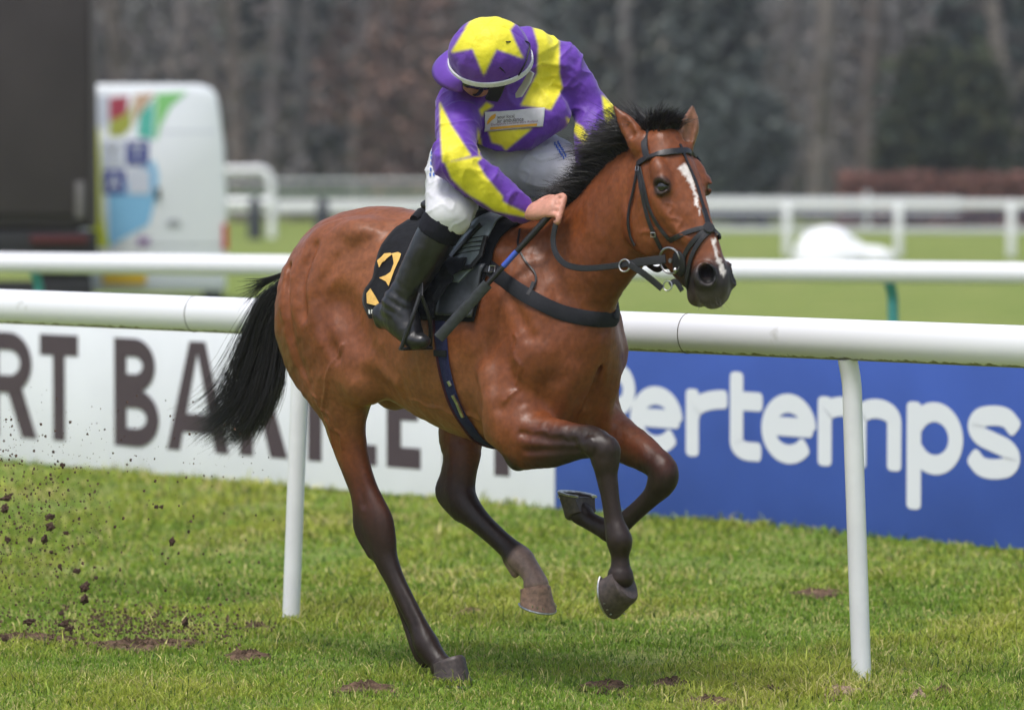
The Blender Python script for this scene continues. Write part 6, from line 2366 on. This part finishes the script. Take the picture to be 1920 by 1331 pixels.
M_CLOD = mat("wet_soil", (.088, .052, .037), rough=.85, spec=.2, noise=(60, .5, 1.5), bump=(90, .8, .004))
CLODS = [(95, 968, 12, 9), (93, 988, 13, 13), (83, 1011, 10, 13), (9, 954, 13, 13), (57, 1012, 7, 9), (113, 1063, 5, 12), (144, 1070, 11, 8), (157, 1103, 13, 12), (158, 1124, 12, 14), (115, 1150, 10, 6), (54, 1165, 17, 9), (121, 1169, 16, 11), (130, 1178, 14, 8),
         (322, 1016, 8, 13), (347, 1166, 9, 14), (9, 1196, 13, 9), (117, 872, 7, 8), (13, 933, 18, 10), (124, 999, 7, 6), (162, 1096, 9, 9), (96, 1035, 7, 5), (180, 1083, 7, 5), (14, 1012, 8, 9), (303, 950, 6, 6), (293, 950, 6, 6)]
cm_ = [clod_mesh(i) for i in range(6)]
for m_ in cm_:
    m_.materials.append(M_CLOD)
for i, (px, py, w, h) in enumerate(CLODS):
    Y = 15.6 + .5 * math.sin(i * 2.3)
    p = at_depth(px, py, Y)
    o = bpy.data.objects.new("soil_clod", cm_[i % 6])
    COL.objects.link(o)
    s = Y / F_PX / 2 * 1.1
    o.location = p
    o.scale = (w * s, (w + h) / 2 * s, h * s)
    o.rotation_euler = (0, .4 * math.sin(i), 0)
    tag(o, "dark clod of wet soil flying up behind the galloping horse", "soil clod", "clods thrown up behind the horse")
mb = MB()
r2 = random.Random(9)
tet = [(1, 1, 1), (1, -1, -1), (-1, 1, -1), (-1, -1, 1), (0, 0, 1.6), (1.3, 0, -.4)]
for i in range(1500):
    if i < 1050:
        px, py = abs(r2.gauss(0, 105)), r2.gauss(1010, 105)
    else:
        px, py = r2.uniform(0, 520), r2.uniform(740, 1190)
    if py > 1205 or py < 700 or px > 540:
        continue
    Y = r2.uniform(14.9, 16.3)
    p = at_depth(px, py, Y)
    if p[2] < .02:
        continue
    s = r2.choice((.0008, .0010, .0013, .0016, .0022, .0034)) * r2.uniform(.6, 1.2)
    mb.add([(p[0] + a * s * r2.uniform(.6, 1.5), p[1] + b * s, p[2] + c * s * r2.uniform(.6, 1.5)) for a, b, c in tet], [(0, 1, 2), (0, 2, 3), (0, 3, 1), (1, 3, 2), (0, 4, 3), (1, 5, 2)])
o = mb.build("soil_spray", M_CLOD, smooth=False)
tag(o, "fine spray of soil crumbs hanging in the air behind the horse", "soil spray", kind="stuff")
mb = MB()
for i in range(700):
    px, py = r2.gauss(240, 120), r2.gauss(1195, 16)
    if px < -10 or px > 520:
        continue
    p = on_ground(px, py)
    s = r2.uniform(.0015, .0045)
    z = r2.uniform(.02, .05) + (abs(r2.gauss(0, .05)) if r2.random() < .35 else 0)
    mb.add([(p[0] + a * s * r2.uniform(.6, 1.8), p[1] + b * s, z + c * s) for a, b, c in tet], [(0, 1, 2), (0, 2, 3), (0, 3, 1), (1, 3, 2), (0, 4, 3), (1, 5, 2)])
o = mb.build("loose_soil", M_SOIL, smooth=False)
tag(o, "loose reddish soil crumbs strewn on the turf behind the horse", "loose soil", kind="stuff")
# ------------------------------------------------------------------ damp winter air
hz = MB().box((0, 85, 11.5), (130, 240, 26), None).build("haze", None, smooth=False)
tag(hz, "thin pale winter haze greying the far wood", "haze", kind="stuff")
hm = bpy.data.materials.new("haze_air")
hm.use_nodes = True
hN, hL = hm.node_tree.nodes, hm.node_tree.links
hN.remove(hN["Principled BSDF"])
hv = hN.new("ShaderNodeVolumePrincipled")
hv.inputs['Color'].default_value = (.90, .92, .97, 1)
hv.inputs['Density'].default_value = .0006
hv.inputs['Anisotropy'].default_value = 0.2
hL.new(hv.outputs[0], hN["Material Output"].inputs['Volume'])
hz.data.materials.append(hm)
